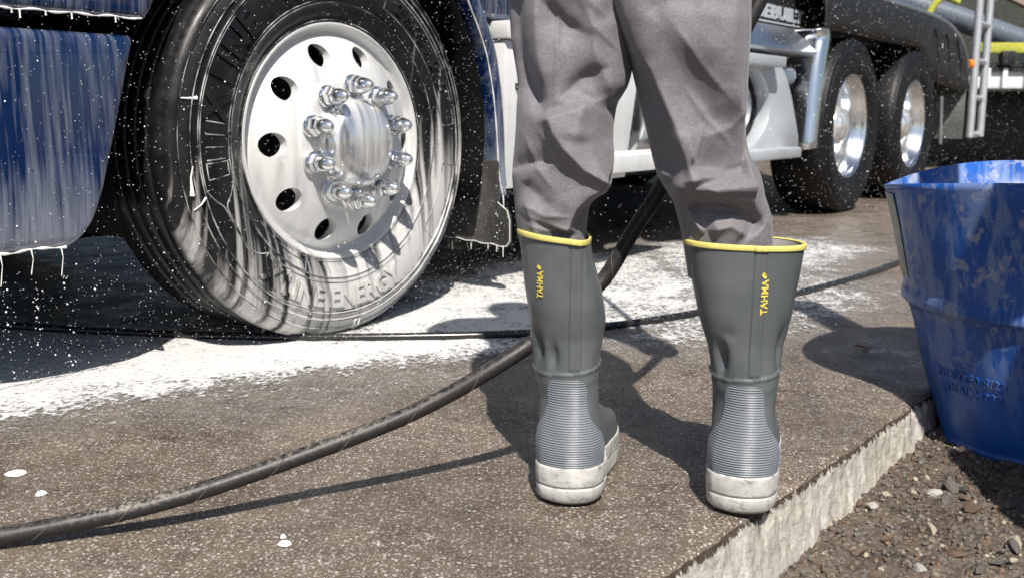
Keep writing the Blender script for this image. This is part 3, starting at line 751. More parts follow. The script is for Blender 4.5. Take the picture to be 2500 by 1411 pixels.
# step box behind the wing
mb = MB(); mb.prism([(.74, .335), (1.50, .335), (1.52, .45), (1.60, .80), (1.60, .80), (1.58, .802), (.74, .802)], 1, .02, .42)
sb = mb.build('step_box', MAT['boxw'], truck, bevel=.006)
mb = MB(); mb.box((1.16, .05, .832), (.86, .10, .055)); mb.build('box_lid', MAT['boxw'], sb, bevel=.006)
mb = MB(); mb.box((.80, .015, .66), (.015, .02, .02)); mb.build('box_latch', MAT['chassis'], sb, bevel=.002)
mb = MB(); mb.box((1.36, -.03, .398), (.80, .16, .062)); st = mb.build('step_tread', MAT['boxw'], truck, bevel=.005)
mb = MB()
for i in range(26):
    for j in range(4): mb.tube([(.99+i*.03, -.09+j*.038, .428), (.99+i*.03, -.09+j*.038, .434)], [.011, .008], 8)
tag(mb.build('tread_studs', MAT['boxw'], st), kind='stuff')
# bracing, dark gap
mb = MB(); mb.box((1.95, .35, .62), (.9, .1, .6)); mb.tube([(1.62, .10, .50), (1.85, .16, .85)], .03, 12); mb.build('tank_bracket', MAT['chassis'], truck)
# fuel tank and its pale fairing
V, F = [], []
mb = MB()
ring = [(2.05, .30), (2.06, .33), (2.75, .33)]
def cyl_x(m, x0, x1, cy, cz, r, n=48):
    m.tube([(x0, cy, cz), (x0+.01, cy, cz), (x1-.02, cy, cz), (x1, cy, cz)], [r-.015, r, r, r-.02], n)
cyl_x(mb, 1.72, 2.86, .36, .60, .30); mb.build('fuel_tank', MAT['alu_clean'], truck, smooth=True)
# fairing plate with round opening, standing across the truck
def plate_with_hole(name, outline, hc, hr, y0, y1, mat, parent):
    n = 64; ins = []; outp = []
    P = np.array(outline); 
    for k in range(n):
        a = 2*PI*k/n; d = np.array([math.cos(a), math.sin(a)]); ins.append((hc[0]+hr[0]*d[0], hc[1]+hr[1]*d[1])); best = 1e9
        for i in range(len(P)):
            p, q = P[i], P[(i+1) % len(P)]; e = q-p; den = d[0]*e[1]-d[1]*e[0]
            if abs(den) < 1e-9: continue
            w_ = p-np.array(hc); t = (w_[0]*e[1]-w_[1]*e[0])/den; u = (w_[0]*d[1]-w_[1]*d[0])/den
            if t > 0 and -1e-6 <= u <= 1+1e-6: best = min(best, t)
        outp.append((hc[0]+d[0]*best, hc[1]+d[1]*best))
    V = [(x, y0, z) for x, z in outp]+[(x, y0, z) for x, z in ins]+[(x, y1, z) for x, z in ins]+[(x, y1, z) for x, z in outp]
    F = grid_faces(4, n, True)+[(3*n+k, 3*n+(k+1) % n, (k+1) % n, k) for k in range(n)]
    m = MB().add(V, F); return m.build(name, mat, parent, bevel=.004)
fair = plate_with_hole('tank_fairing', [(1.9, .36), (3.185, .36), (3.17, .47), (3.08, .62), (3.0, .73), (2.93, .79), (2.83, .825), (2.5, .84), (1.9, .84)], (2.44, .605), (.34, .20), -.02, .05, MAT['grey_panel'], truck)
mb = MB(); mb.box((2.40, -.05, .812), (.78, .08, .05)); mb.build('upper_step', MAT['grey_panel'], fair, bevel=.008)
mb = MB(); mb.box((2.50, -.06, .385), (.98, .10, .05)); mb.build('lower_step', MAT['grey_panel'], fair, bevel=.008)
m = MB(); V = []
for r, y in ((.335, .05), (.30, .07), (.285, .10), (.27, .10), (.26, .05), (.2, .03), (.0, .02)):
    for k in range(48): a = 2*PI*k/48; V.append((2.44+r*math.cos(a), y, .605+r*.6*math.sin(a)))
m.add(V, grid_faces(7, 48, True)); m.build('tank_end', [MAT['rubber']], fair, smooth=True)
V = []
for r, y in ((.255, .045), (.25, .035), (.2, .028), (.0, .02)):
    for k in range(48): a = 2*PI*k/48; V.append((2.44+r*math.cos(a), y, .605+r*.6*math.sin(a)))
MB().add(V, grid_faces(4, 48, True)).build('tank_cap', MAT['alu_clean'], fair, smooth=True)
# bright quarter fender ahead of the drive wheels
rows = []
qp = spline([(3.36, .385), (3.385, .55), (3.415, .75), (3.45, .90), (3.47, .965), (3.46, .998), (3.42, 1.01)], 24)
for x, z in qp: rows.append([(x, .62, z), (x, .03, z), (x+.006, .0, z), (x+.03, -.02, z+.004), (x+.075, -.024, z+.006), (x+.10, -.012, z+.006), (x+.105, .01, z)])
qf = sheet('quarter_fender', rows, MAT['alu_clean'], truck, .006)
mb = MB(); mb.prism([(-.01, .885), (.015, .87), (.62, .87), (.62, 1.02), (.13, 1.02)], 0, 2.35, 3.43); mb.build('fender_top_box', MAT['steel'], qf, bevel=.012)
mb = MB(); cyl_x(mb, 2.4, 3.34, .12, .77, .055, 24); mb.build('air_tank', MAT['steel'], truck, smooth=True)
# black frame side with emblem
mb = MB(); mb.box((3.6, .32, 1.15), (3.4, .3, .30)); fr = mb.build('frame_side_panel', MAT['blackp'], truck, bevel=.01)
v, f = text_mesh('GEBUILT', .10, .006, .004, spacing=1.02, align='RIGHT'); V = [(3.64+p[0]*1.70, .168-p[2], 1.088+p[1]*.90) for p in v]
em = MB().add(V, f); em.box((3.28, .168, 1.040), (.72, .006, .008)); em.build('emblem', MAT['emblem'], fr)

# rear wheels, deep dished rims
def rear_wheel(name, cx):
    prof = [(r, o) for r, o in SIDE]+[(.505, -.03), (.505, -.27), (.48, -.3), (.40, -.32), (.3, -.3)]
    V, F = lathe(prof, 120, cx); tyre = obj(name, V, F, MAT['rubber'], truck)
    V, F = lathe([(.297, .0), (.3005, .004), (.296, .006), (.289, .002), (.284, -.012), (.279, -.03), (.262, -.05), (.255, -.10), (.250, -.145), (.235, -.163), (.20, -.166), (.165, -.16), (.16, -.15), (.13, -.148)], 96, cx, flat=False); obj('rim', V, F, MAT['alu_clean'], tyre)
    V, F = lathe([(.11, -.15), (.11, -.06), (.10, -.05), (.085, -.045), (.08, -.03), (.06, -.02), (.001, -.018)], 48, cx, flat=False); obj('axle_hub', V, F, MAT['chrome'], tyre)
    for k in range(10):
        a = R(18+36*k); x, z = cx+.143*math.cos(a), .5+.143*math.sin(a); MB().tube([(x, .15, z), (x, .12, z)], [.018, .016], 6).build('lug_nut', MAT['nut'], tyre)
    return tyre
rear_wheel('rear_wheel', 4.033); rear_wheel('rear_wheel', 5.352)
# tandem fender (black plastic with ribs) and bright top trim
top = [(3.50, 1.20), (3.9, 1.245), (5.2, 1.25), (5.94, 1.235), (6.30, 1.20), (6.60, 1.13), (6.78, 1.03), (6.87, .92), (6.89, .80)]
top = spline(top, 48); rows = []
for i, (x, z) in enumerate(top):
    zb = np.interp(x, [3.5, 3.6, 5.4, 5.62, 6.0, 6.5, 6.9], [.98, 1.02, 1.02, .86, .80, .77, .77]); zb = min(zb, z-.02)
    rows.append([(x, .62, z), (x, .06, z+.004), (x, .02, z), (x, .0, z-.012), (x, -.006, z*.75+zb*.25), (x, -.010, z*.5+zb*.5), (x, -.010, z*.25+zb*.75), (x, -.006, zb), (x, .02, zb-.004)])
rf = sheet('tandem_fender', rows, MAT['blackp'], truck, .008)
mb = MB(); mb.tube([(x, .012, z+.012) for x, z in top], .017, 10); mb.build('fender_trim', MAT['steel'], rf, smooth=True)
for x in (5.72, 6.05, 6.38):
    MB().tube([(x+.18*math.sin(q*PI/2), -.012, 1.17-.05*(x-5.7)-(1-math.cos(q*PI/2))*.0-q*(.36-.04*(x-5.7))) for q in np.linspace(0, 1, 8)], .011, 8).build('fender_rib', MAT['blackp'], rf, smooth=True)
MB().box((6.58, -.014, .955), (.05, .012, .08)).build('fender_slot', MAT['chassis'], rf)
mb = MB(); mb.box((6.86, .33, .60), (.014, .66, .46)); rmf = mb.build('rear_mud_flap', MAT['flap_grey'], truck, bevel=.003)
mb = MB(); mb.tube([(6.05, -.01, .70), (6.10, -.015, .35)], .014, 8); mb.build('flap_stay', MAT['steel'], rmf)
mb = MB(); mb.tube([(6.93, .02, .97), (6.97, .0, .97)], .035, 12); mb.build('marker_light', MAT['orange'], truck)
# ladder
mb = MB(); mb.tube([(7.02, -.02, .38), (7.06, .0, 2.1)], .032, 10); mb.tube([(7.40, -.02, .38), (7.44, .0, 2.1)], .032, 10)
ld = mb.build('ladder', MAT['ladder'], truck, smooth=True)
for z in (.40, .70, 1.0, 1.30, 1.60, 1.9):
    MB().tube([(7.02+.02*(z-.38), -.01, z), (7.40+.02*(z-.38), -.01, z)], .024, 8).build('rung', MAT['ladder'], ld, smooth=True)
# the rest of the truck that shades the ground: cab, chassis, mixer body, far-side wheels
mb = MB(); mb.prism([(-1.25, 1.28), (-1.22, .78), (-.60, .78), (-.45, 1.16), (.45, 1.16), (.62, .86), (1.75, .86), (1.78, 2.9), (.2, 2.95), (-.35, 1.75), (-1.15, 1.55)], 1, .05, 2.35)
cab = mb.build('cab', MAT['paint'], truck, bevel=.03)
mb = MB(); mb.box((3.0, .75, .78), (8.2, .10, .26)); mb.box((3.0, 1.6, .78), (8.2, .10, .26)); mb.box((0, 1.2, .45), (.14, 1.9, .14)); mb.box((4.03, 1.2, .5), (.3, 1.9, .3)); mb.box((5.35, 1.2, .5), (.3, 1.9, .3)); mb.box((.2, 1.2, .62), (1.2, .8, .4)); mb.box((2.2, 1.5, .60), (1.4, 1.4, .55)); mb.box((-.9, 1.25, .52), (.2, 2.0, .4)); mb.box((3.4, .66, .95), (7.0, .05, .5))
mb.build('chassis', MAT['chassis'], truck)
mb = MB(); mb.prism([(2.0, 1.32), (5.6, 1.32), (5.9, 1.55), (5.9, 2.6), (2.2, 3.0), (1.95, 2.2)], 1, .55, 2.35); mb.build('mixer_body', MAT['flap_grey'], truck, bevel=.05)
for cx in (0, 4.033, 5.352):
    V, F = lathe([(.28, 0), (.31, .02), (.40, .03), (.48, .01), (.505, -.03), (.505, -.27), (.48, -.29), (.40, -.31), (.28, -.29)], 64, cx); obj('far_side_wheel', [(x, 2.1+y, z) for x, y, z in V], F, MAT['rubber'], truck)
# ================================================================== PERSON
PB = np.array([.20, 1.42, 0.0])
person = empty('person', PB)
tag(person, 'person in grey trousers and grey rubber boots standing with back turned, holding a hose', 'person')
LB = [(.0, .034, .126), (.033, .033, .129), (.053, .033, .130), (.079, .035, .130), (.106, .038, .130), (.132, .041, .130), (.157, .042, .131), (.18, .038, .130), (.202, .033, .131), (.221, .029, .133), (.24, .026, .136), (.259, .028, .137), (.278, .027, .138), (.297, .023, .137), (.321, .019, .133), (.346, .016, .126), (.371, .013, .119), (.400, .009, .115)]
RB = [(.0, .295, .387), (.038, .294, .390), (.064, .295, .390), (.09, .297, .388), (.115, .299, .387), (.141, .301, .387), (.166, .301, .390), (.191, .298, .391), (.216, .294, .394), (.241, .289, .396), (.266, .28, .402), (.29, .273, .407), (.315, .267, .410), (.339, .261, .414), (.363, .257, .417), (.394, .250, .421)]
OUT = [(0, 0), (.004, .020), (.014, .038), (.032, .0465), (.058, .0475), (.09, .0440), (.12, .0405), (.155, .0455), (.19, .0505), (.22, .0505), (.245, .045), (.265, .034), (.279, .018), (.284, 0)]
OUTL = [(f, l) for f, l in OUT]+[(f, -l*(.96)) for f, l in OUT[-2:0:-1]]
def make_boot(name, rows, heel, yaw, dBack, dFront, dents, label, tiltx=0.0):
    heel = np.array(heel); fw_ = np.array([math.sin(yaw), math.cos(yaw)]); rt = np.array([math.cos(yaw), -math.sin(yaw)])
    c = heel+fw_*.072
    out = np.array([heel+fw_*f+rt*l for f, l in OUTL])-c
    NA = 256; th = np.linspace(0, 2*PI, NA, endpoint=False); cs, sn = np.cos(th), np.sin(th)
    oa = np.arctan2(out[:, 1], out[:, 0]) % (2*PI); orr = np.hypot(out[:, 0], out[:, 1]); ix = np.argsort(oa)
    rout = np.interp(th, np.concatenate([oa[ix]-2*PI, oa[ix], oa[ix]+2*PI]), np.tile(orr[ix], 3))
    for _ in range(2): rout = (np.roll(rout, 1)+2*rout+np.roll(rout, -1))/4
    cf = np.maximum(1e-3, cs*fw_[0]+sn*fw_[1])
    rz = np.array(rows)
    def ring(z, grow=0.0):
        wl = c[0]-np.interp(z, rz[:, 0], rz[:, 1]); wr = np.interp(z, rz[:, 0], rz[:, 2])-c[0]
        b = np.interp(z, *zip(*dBack)); f = np.interp(z, *zip(*dFront))
        a_ = np.where(cs > 0, wr, wl); b_ = np.where(sn > 0, f, b); p = 2.15
        rs_ = (np.abs(cs/a_)**p+np.abs(sn/b_)**p)**(-1/p)
        fm_ = np.interp(z, [0, .055, .072, .085, .096, .108, .125, .15, .2], [.30, .215, .206, .188, .160, .122, .094, .076, .07])
        lim = fm_/cf; rf_ = (rout**-7.0+np.where(cs*fw_[0]+sn*fw_[1] > .05, lim, 9.0)**-7.0)**(-1/7.0)
        rf_ = rf_*(1-.10*smoothstep(.05, .11, z)*smoothstep(.0, .8, cs*fw_[0]+sn*fw_[1]))
        bulge = .0035*math.exp(-((z-.085)/.03)**2)*smoothstep(.2, -.6, cs*fw_[0]+sn*fw_[1])
        wgt = smoothstep(.085, .165, z); r = rf_*(1-wgt)+rs_*wgt+grow+bulge*(1-wgt)
        for (da, dz, wa, wz, amp) in dents:
            d = (th-da+PI) % (2*PI)-PI; r = r+amp*np.exp(-(d/wa)**2-((z-dz)/wz)**2)
        return np.stack([c[0]+r*cs, c[1]+r*sn, np.full(NA, z)], -1)
    ztop = rows[-1][0]
    sw = lambda z: z
    # upper
    zs = np.concatenate([np.linspace(.050, .185, 40), np.linspace(.188, .222, 16), np.linspace(.226, ztop, 52)])
    P = []
    lipz = np.array([.206+.006*math.cos(t)*1.0+.004*math.sin(t) for t in th])      # overlap line at the ankle
    for z in zs:
        q = ring(z); d = z-lipz; rad = np.stack([cs, sn], -1)
        off = np.where(d < 0, .0026*np.exp(-(np.minimum(d, 0)/.004)**2)+.0010*smoothstep(-.026, -.02, d), 0.0)
        q[:, :2] += rad*off[:, None]
        seam = math.radians(268); ds_ = (th-seam+PI) % (2*PI)-PI; arc = ds_*np.hypot(q[:, 0]-c[0], q[:, 1]-c[1])
        if z > .205: q[:, :2] += rad*(.0016*smoothstep(.0090, .0078, np.abs(arc))+.0013*np.exp(-((arc-.0035)/.0016)**2)-.0012*np.exp(-((np.abs(arc)-.0100)/.0012)**2))[:, None]
        P.append(q)
    P = np.array(P)
    if tiltx: P[:, :, 2] += np.clip((P[:, :, 2]-.3)/.1, 0, 1)*tiltx*(P[:, :, 0]-c[0])
    inner = P[-1].copy(); irow = [inner]
    for kk, g in ((-1, -.003), (-4, -.004), (-10, -.005)):
        q = P[kk].copy(); rad = q[:, :2]-c; L = np.hypot(rad[:, 0], rad[:, 1])[:, None]; q[:, :2] = c+rad*(L+g)/L; irow.append(q)
    boot = obj(name, P.reshape(-1, 3), grid_faces(len(P), NA, True), MAT['boot'], person, origin=PB); boot['label'] = label
    lin = np.array(irow[1:]); obj('lining', lin.reshape(-1, 3), [(a, d, c_, b) for a, b, c_, d in grid_faces(3, NA, True)], MAT['liner'], boot, origin=PB)
    # yellow top band
    tp = P[-1]; rad = tp[:, :2]-c; L = np.hypot(rad[:, 0], rad[:, 1])[:, None]; rows_ = []
    seam = math.radians(268); ds_ = np.abs((th-seam+PI) % (2*PI)-PI)
    for g, dz in ((.0, -.0075), (.0014, -.0073), (.0018, -.0066), (.0018, -.0008), (.0013, .0), (-.003, .0004), (-.004, -.001)):
        q = tp.copy(); gg = g+np.where(ds_ < .16, .0012, 0)*(1 if g > 0 else 0); q[:, :2] = c+rad*(L+np.reshape(gg, (-1, 1)))/L; q[:, 2] += dz; rows_.append(q)
    obj('top_band', np.array(rows_).reshape(-1, 3), grid_faces(len(rows_), NA, True), MAT['yellow'], boot, origin=PB)
    # sole: two-step pale rubber foxing and dark tread
    rows_ = []
    for z, g in ((.004, -.006), (.0045, -.001), (.0075, .0022), (.012, .0032), (.0265, .0046), (.0290, .0040), (.0298, .0028), (.0310, .0028), (.0318, .0044), (.034, .0050), (.0535, .0048), (.056, .0040), (.0572, .0010), (.0572, -.002)):
        q = ring(min(z, .05), g); q[:, 2] = z
        back = smoothstep(.3, -.8, cs*fw_[0]+sn*fw_[1]); q[:, 2] += back*.006*smoothstep(.02, .057, z)
        heelround = smoothstep(.012, .004, z)*smoothstep(.2, -.9, cs*fw_[0]+sn*fw_[1]); q[:, :2] -= np.stack([cs, sn], -1)*(.006*heelround)[:, None]
        rows_.append(q)
    sole = obj('sole', np.array(rows_).reshape(-1, 3), grid_faces(len(rows_), NA, True), MAT['sole'], boot, origin=PB)
    a = ring(.0, -.009); b = ring(.0, -.006); b[:, 2] = .0052; n = NA
    V = np.concatenate([a, b, [[c[0], c[1], 0.0]]]); obj('tread', V, grid_faces(2, NA, True)+[(2*n, (k+1) % n, k) for k in range(n)], MAT['tread'], boot, origin=PB)
    # ribbed heel panel standing proud of the back of the boot
    zr = np.arange(.0575, .192, .0005); base_a = math.atan2(-fw_[1], -fw_[0]); rr = []; NR = 46
    for z in zr:
        q = ring(z); half = float(np.interp(z, [.0575, .085, .105, .122, .135, .150, .175, .186, .192], [1.20, 1.22, 1.08, .78, .62, .57, .57, .52, .36]))
        an = base_a+np.linspace(-half, half, NR)
        rad_ = np.hypot(q[:, 0]-c[0], q[:, 1]-c[1]); rv = np.interp(an % (2*PI), np.concatenate([th, [2*PI]]), np.concatenate([rad_, rad_[:1]]))
        e = smoothstep(1.0, .955, np.abs(np.linspace(-1, 1, NR)))*float(smoothstep(.192, .190, z))
        rib = .5+.5*math.cos(2*PI*z/.0036)
        rv = rv+e*(.0004+.0017*rib**1.1)-(1-e)*.0008
        rr.append(np.stack([c[0]+rv*np.cos(an), c[1]+rv*np.sin(an), np.full(NR, z)], -1))
    obj('ribbed_heel_panel', np.array(rr).reshape(-1, 3), grid_faces(len(rr), NR), MAT['rib'], boot, origin=PB)
    return boot, P, c
def back_y(P, x, z):
    zi = P[:, 0, 2]; k = int(np.clip(np.searchsorted(zi, z), 1, len(zi)-1)); q = P[k]; m = q[:, 1] < q[:, 1].mean(); xx, yy = q[m, 0], q[m, 1]; s = np.argsort(xx)
    return float(np.interp(x, xx[s], yy[s]))
def boot_logo(boot, P, x0, zc, hgt):
    v, f = text_mesh('TAHMA', hgt*1.35, .0, .0004, spacing=1.04)
    V = [(x0-p[1]*1.0, back_y(P, x0-p[1], zc+p[0])-.0010, zc+p[0]) for p in v]
    m = MB().add(V, f)
    top = zc+v[:, 0].max(); n = 9; lv = []
    for i in range(n):
        q = i/(n-1); wd = hgt*.34*math.sin(PI*q)**.8; ax = x0-hgt*.10-q*hgt*.25; az = top+.0008+q*hgt*.95
        for k in (-1, 1): X = ax+k*wd; lv.append((X, back_y(P, X, az)-.0011, az))
    m.add(lv, grid_faces(n, 2)); return m.build('printed_logo', MAT['logo'], boot, origin=PB)
dLb = [(.09, .070), (.16, .058), (.2, .055), (.25, .056), (.30, .066), (.40, .080)]; dLf = [(.12, .10), (.16, .078), (.2, .066), (.25, .066), (.30, .072), (.40, .075)]
bl, PL, cL = make_boot('boot', LB, (.076, 1.356), R(14), dLb, dLf, [(R(203), .232, .26, .026, -.014), (R(234), .226, .15, .020, -.009), (R(332), .270, .35, .022, .003)], 'grey rubber boot on the left foot with narrow top', -.10)
boot_logo(bl, PL, .0405, .333, .0085)
dRb = [(.09, .070), (.16, .056), (.2, .052), (.25, .052), (.30, .056), (.40, .062)]; dRf = [(.12, .10), (.16, .078), (.2, .064), (.25, .062), (.30, .064), (.40, .066)]
br, PR, cR = make_boot('boot', RB, (.326, 1.321), R(17), dRb, dRf, [(R(212), .228, .20, .024, -.015), (R(228), .266, .22, .010, -.003), (R(318), .245, .20, .03, -.007)], 'grey rubber boot on the right foot with wide open top, heel over the slab edge', -.03)
boot_logo(br, PR, .353, .322, .0105)

# ---- trousers: two lofted legs and a seat, folds pressed into the cloth
TLr = [(.340, .024, .105), (.383, .012, .110), (.407, .008, .110), (.425, .005, .112), (.443, .004, .114), (.455, .003, .125), (.463, .002, .141), (.472, .001, .146), (.485, .0, .147), (.503, .001, .148), (.532, .004, .148), (.562, .006, .149), (.591, .007, .154), (.612, .009, .167), (.630, .007, .172), (.648, .004, .173), (.676, -.001, .175), (.705, -.003, .178), (.733, -.005, .182), (.80, -.008, .195), (.90, -.005, .21)]
TRr = [(.340, .258, .370), (.375, .252, .378), (.387, .250, .378), (.411, .245, .376), (.428, .240, .374), (.446, .235, .368), (.458, .228, .363), (.472, .219, .360), (.487, .210, .357), (.500, .206, .351), (.515, .202, .339), (.533, .198, .334), (.562, .191, .331), (.59, .183, .330), (.618, .176, .331), (.646, .169, .332), (.674, .158, .333), (.702, .147, .334), (.729, .137, .335), (.80, .13, .345), (.90, .13, .36)]
def ridge(X, Z, poly, amp, wa, wb, fade=.25):
    """height field of a fold along a polyline; wa / wb are the widths on its two sides"""
    P = np.array(poly, float); best = np.full(X.shape, 1e9); sg = np.zeros(X.shape); tt = np.zeros(X.shape); L = np.r_[0, np.cumsum(np.hypot(*np.diff(P, axis=0).T))]
    for i in range(len(P)-1):
        a, b = P[i], P[i+1]; e = b-a; ll = e@e; t = np.clip(((X-a[0])*e[0]+(Z-a[1])*e[1])/ll, 0, 1)
        dx = X-a[0]-e[0]*t; dz = Z-a[1]-e[1]*t; d = np.hypot(dx, dz); m = d < best
        best = np.where(m, d, best); sg = np.where(m, np.sign(e[0]*dz-e[1]*dx), sg); tt = np.where(m, (L[i]+t*(L[i+1]-L[i]))/L[-1], tt)
    f = smoothstep(0, fade, tt)*smoothstep(1, 1-fade, tt) if fade > 0 else 1.0
    wd = np.where(sg > 0, wa, wb)*(.45+.55*f); f = np.maximum(f, .02)
    return amp*np.exp(-(best/wd)**(1.25 if amp > 0 else (1.6 if max(wa, wb) < .03 else 2.0)))*f
def leg(rows, yc, db, df, folds, NA=200, NZ=260):
    rz = np.array(rows); zs = np.linspace(rz[0, 0], rz[-1, 0], NZ); th = np.linspace(0, 2*PI, NA, endpoint=False)
    xl = np.interp(zs, rz[:, 0], rz[:, 1]); xr = np.interp(zs, rz[:, 0], rz[:, 2])
    for _ in range(3):
        for q in (xl, xr): q[1:-1] = (q[:-2]+2*q[1:-1]+q[2:])/4
    cx = (xl+xr)/2; hw = (xr-xl)/2; b = np.interp(zs, *zip(*db)); f = np.interp(zs, *zip(*df)); y0 = np.interp(zs, *zip(*yc))
    c_, s_ = np.cos(th)[None], np.sin(th)[None]; p = 2.25
    rr = (np.abs(c_)**p+np.abs(s_)**p)**(-1/p)
    X = cx[:, None]+hw[:, None]*rr*c_; Y = y0[:, None]+np.where(s_ > 0, f[:, None], b[:, None])*rr*s_; Z = np.repeat(zs[:, None], NA, 1)
    face = smoothstep(.15, -.55, s_+0*X)
    D_ = np.zeros_like(X)
    for fo in folds: D_ += 1.1*ridge(X, Z, *fo)
    Y = Y-D_*face
    X = X+D_*.25*face*np.sign(c_)*np.abs(c_)
    for i in range(NZ):
        for j in range(0, NA): pass
    return np.stack([X, Y, Z], -1), zs
# pixel-free fold lines, metres (x across, z up) measured on the back of each leg
L_f = [
 ([(.005, .76), (.007, .695), (.012, .651), (.026, .607), (.046, .57)], -.020, .012, .014, .12),
 ([(.030, .74), (.034, .66), (.048, .60)], .008, .014, .010),
 ([(.030, .735), (.073, .695), (.115, .672)], -.013, .010, .024, .4),
 ([(.050, .765), (.090, .735), (.130, .70)], .010, .022, .014),
 ([(.060, .590), (.096, .621), (.140, .640)], -.012, .010, .022, .4),
 ([(.046, .580), (.058, .545), (.071, .526), (.098, .497), (.137, .473)], .024, .038, .009, .10),
 ([(.137, .473), (.109, .462), (.087, .442), (.074, .405)], .020, .008, .026, .08),
 ([(-.01, .492), (.023, .505), (.065, .509)], -.013, .018, .005, .3),
 ([(.010, .48), (.035, .462), (.060, .44)], -.008, .012, .014),
 ([(.015, .46), (.03, .42), (.04, .39)], .006, .008, .008),
 ([(.060, .575), (.061, .64), (.062, .76)], .0028, .003, .004, .1),
 ([(.085, .74), (.110, .69), (.150, .655)], .0035, .005, .004, .3),
 ([(.030, .56), (.060, .52), (.10, .485)], .0035, .005, .004, .3),
 ([(.015, .55), (.035, .50), (.060, .465)], .0035, .006, .004, .3),
 ([(.010, .45), (.045, .432), (.085, .43)], .0035, .005, .004, .3),
 ([(.012, .42), (.05, .41), (.08, .415)], .0030, .004, .005, .3),
 ([(.106, .72), (.113, .656), (.130, .618), (.142, .583)], .010, .040, .012),
 ([(.150, .60), (.150, .56), (.140, .52)], -.010, .012, .02),
 ([(.105, .60), (.09, .56), (.088, .53)], .008, .022, .018),
]
R_f = [
 ([(.135, .745), (.157, .686), (.189, .633), (.221, .562), (.241, .507), (.252, .472)], .022, .040, .012, .05),
 ([(.185, .56), (.205, .52), (.222, .488)], -.010, .014, .014),
 ([(.300, .74), (.290, .67), (.297, .61), (.320, .555)], .014, .024, .034),
 ([(.170, .720), (.225, .630), (.254, .588), (.294, .538), (.327, .494)], -.022, .032, .046, .5),
 ([(.243, .507), (.278, .497), (.330, .491)], -.020, .030, .0055, .10),
 ([(.222, .474), (.275, .473), (.345, .478)], .020, .016, .020, .10),
 ([(.244, .446), (.287, .449), (.332, .436), (.355, .415)], -.020, .008, .018, .10),
 ([(.246, .447), (.257, .426), (.272, .404)], .010, .005, .004),
 ([(.272, .412), (.305, .421), (.332, .404)], .013, .010, .012),
 ([(.205, .70), (.250, .64), (.300, .585)], .0035, .006, .004, .3),
 ([(.225, .62), (.262, .57), (.310, .525)], .0030, .005, .004, .3),
 ([(.165, .63), (.190, .56), (.215, .50)], .0035, .006, .004, .3),
 ([(.250, .485), (.290, .462), (.340, .452)], .0030, .004, .005, .3),
 ([(.262, .44), (.30, .432), (.35, .44)], .0030, .004, .005, .3),
 ([(.318, .74), (.319, .62), (.322, .50)], .0020, .0018, .0018, .05),
 ([(.238, .56), (.246, .52), (.258, .49)], .008, .006, .010),
 ([(.255, .54), (.300, .555), (.33, .59)], .005, .012, .012),
 ([(.17, .70), (.20, .72), (.26, .73)], -.006, .02, .02),
]
PLg, zl = leg(TLr, [(.34, 1.43), (.42, 1.432), (.55, 1.435), (.75, 1.45), (.9, 1.46)], [(.34, .052), (.42, .058), (.455, .068), (.5, .072), (.6, .078), (.75, .09), (.9, .11)], [(.34, .05), (.42, .06), (.5, .075), (.7, .09), (.9, .1)], L_f)
PRg, zr_ = leg(TRr, [(.34, 1.398), (.42, 1.40), (.5, 1.405), (.7, 1.42), (.9, 1.45)], [(.34, .046), (.41, .050), (.44, .056), (.47, .068), (.5, .060), (.56, .074), (.66, .098), (.75, .105), (.9, .12)], [(.34, .05), (.42, .055), (.5, .07), (.7, .095), (.9, .1)], R_f)
def clothy(P, seed):
    for i in range(P.shape[0]):
        for j in range(P.shape[1]):
            p = Vector(P[i, j])*1.0
            P[i, j, 1] += .0028*mnoise.noise(Vector((p.x*22+seed, p.y*10, p.z*13)))+.0016*mnoise.noise(Vector((p.x*55, p.y*20+seed, p.z*38)))
    return P
PLg = clothy(PLg, 0); PRg = clothy(PRg, 9)
NA = PLg.shape[1]; V = np.concatenate([PLg.reshape(-1, 3), PRg.reshape(-1, 3)]); F = grid_faces(len(PLg), NA, True)+grid_faces(len(PRg), NA, True, len(PLg)*NA)
hp = []; nh = 64
for z, xl_, xr_, b, f in ((.70, .05, .30, .06, .05), (.76, .01, .34, .09, .08), (.84, -.004, .362, .125, .10), (.92, -.004, .368, .14, .115), (.99, .01, .358, .13, .115), (1.04, .025, .345, .12, .11)):
    for k in range(nh):
        a = 2*PI*k/nh; hp.append(((xl_+xr_)/2+(xr_-xl_)/2*math.cos(a), 1.45+(f if math.sin(a) > 0 else b)*math.sin(a), z))
o0 = len(V); V = np.concatenate([V, np.array(hp)]); F += grid_faces(6, nh, True, o0)
obj('trousers', V, F, MAT['cloth'], person, origin=PB)
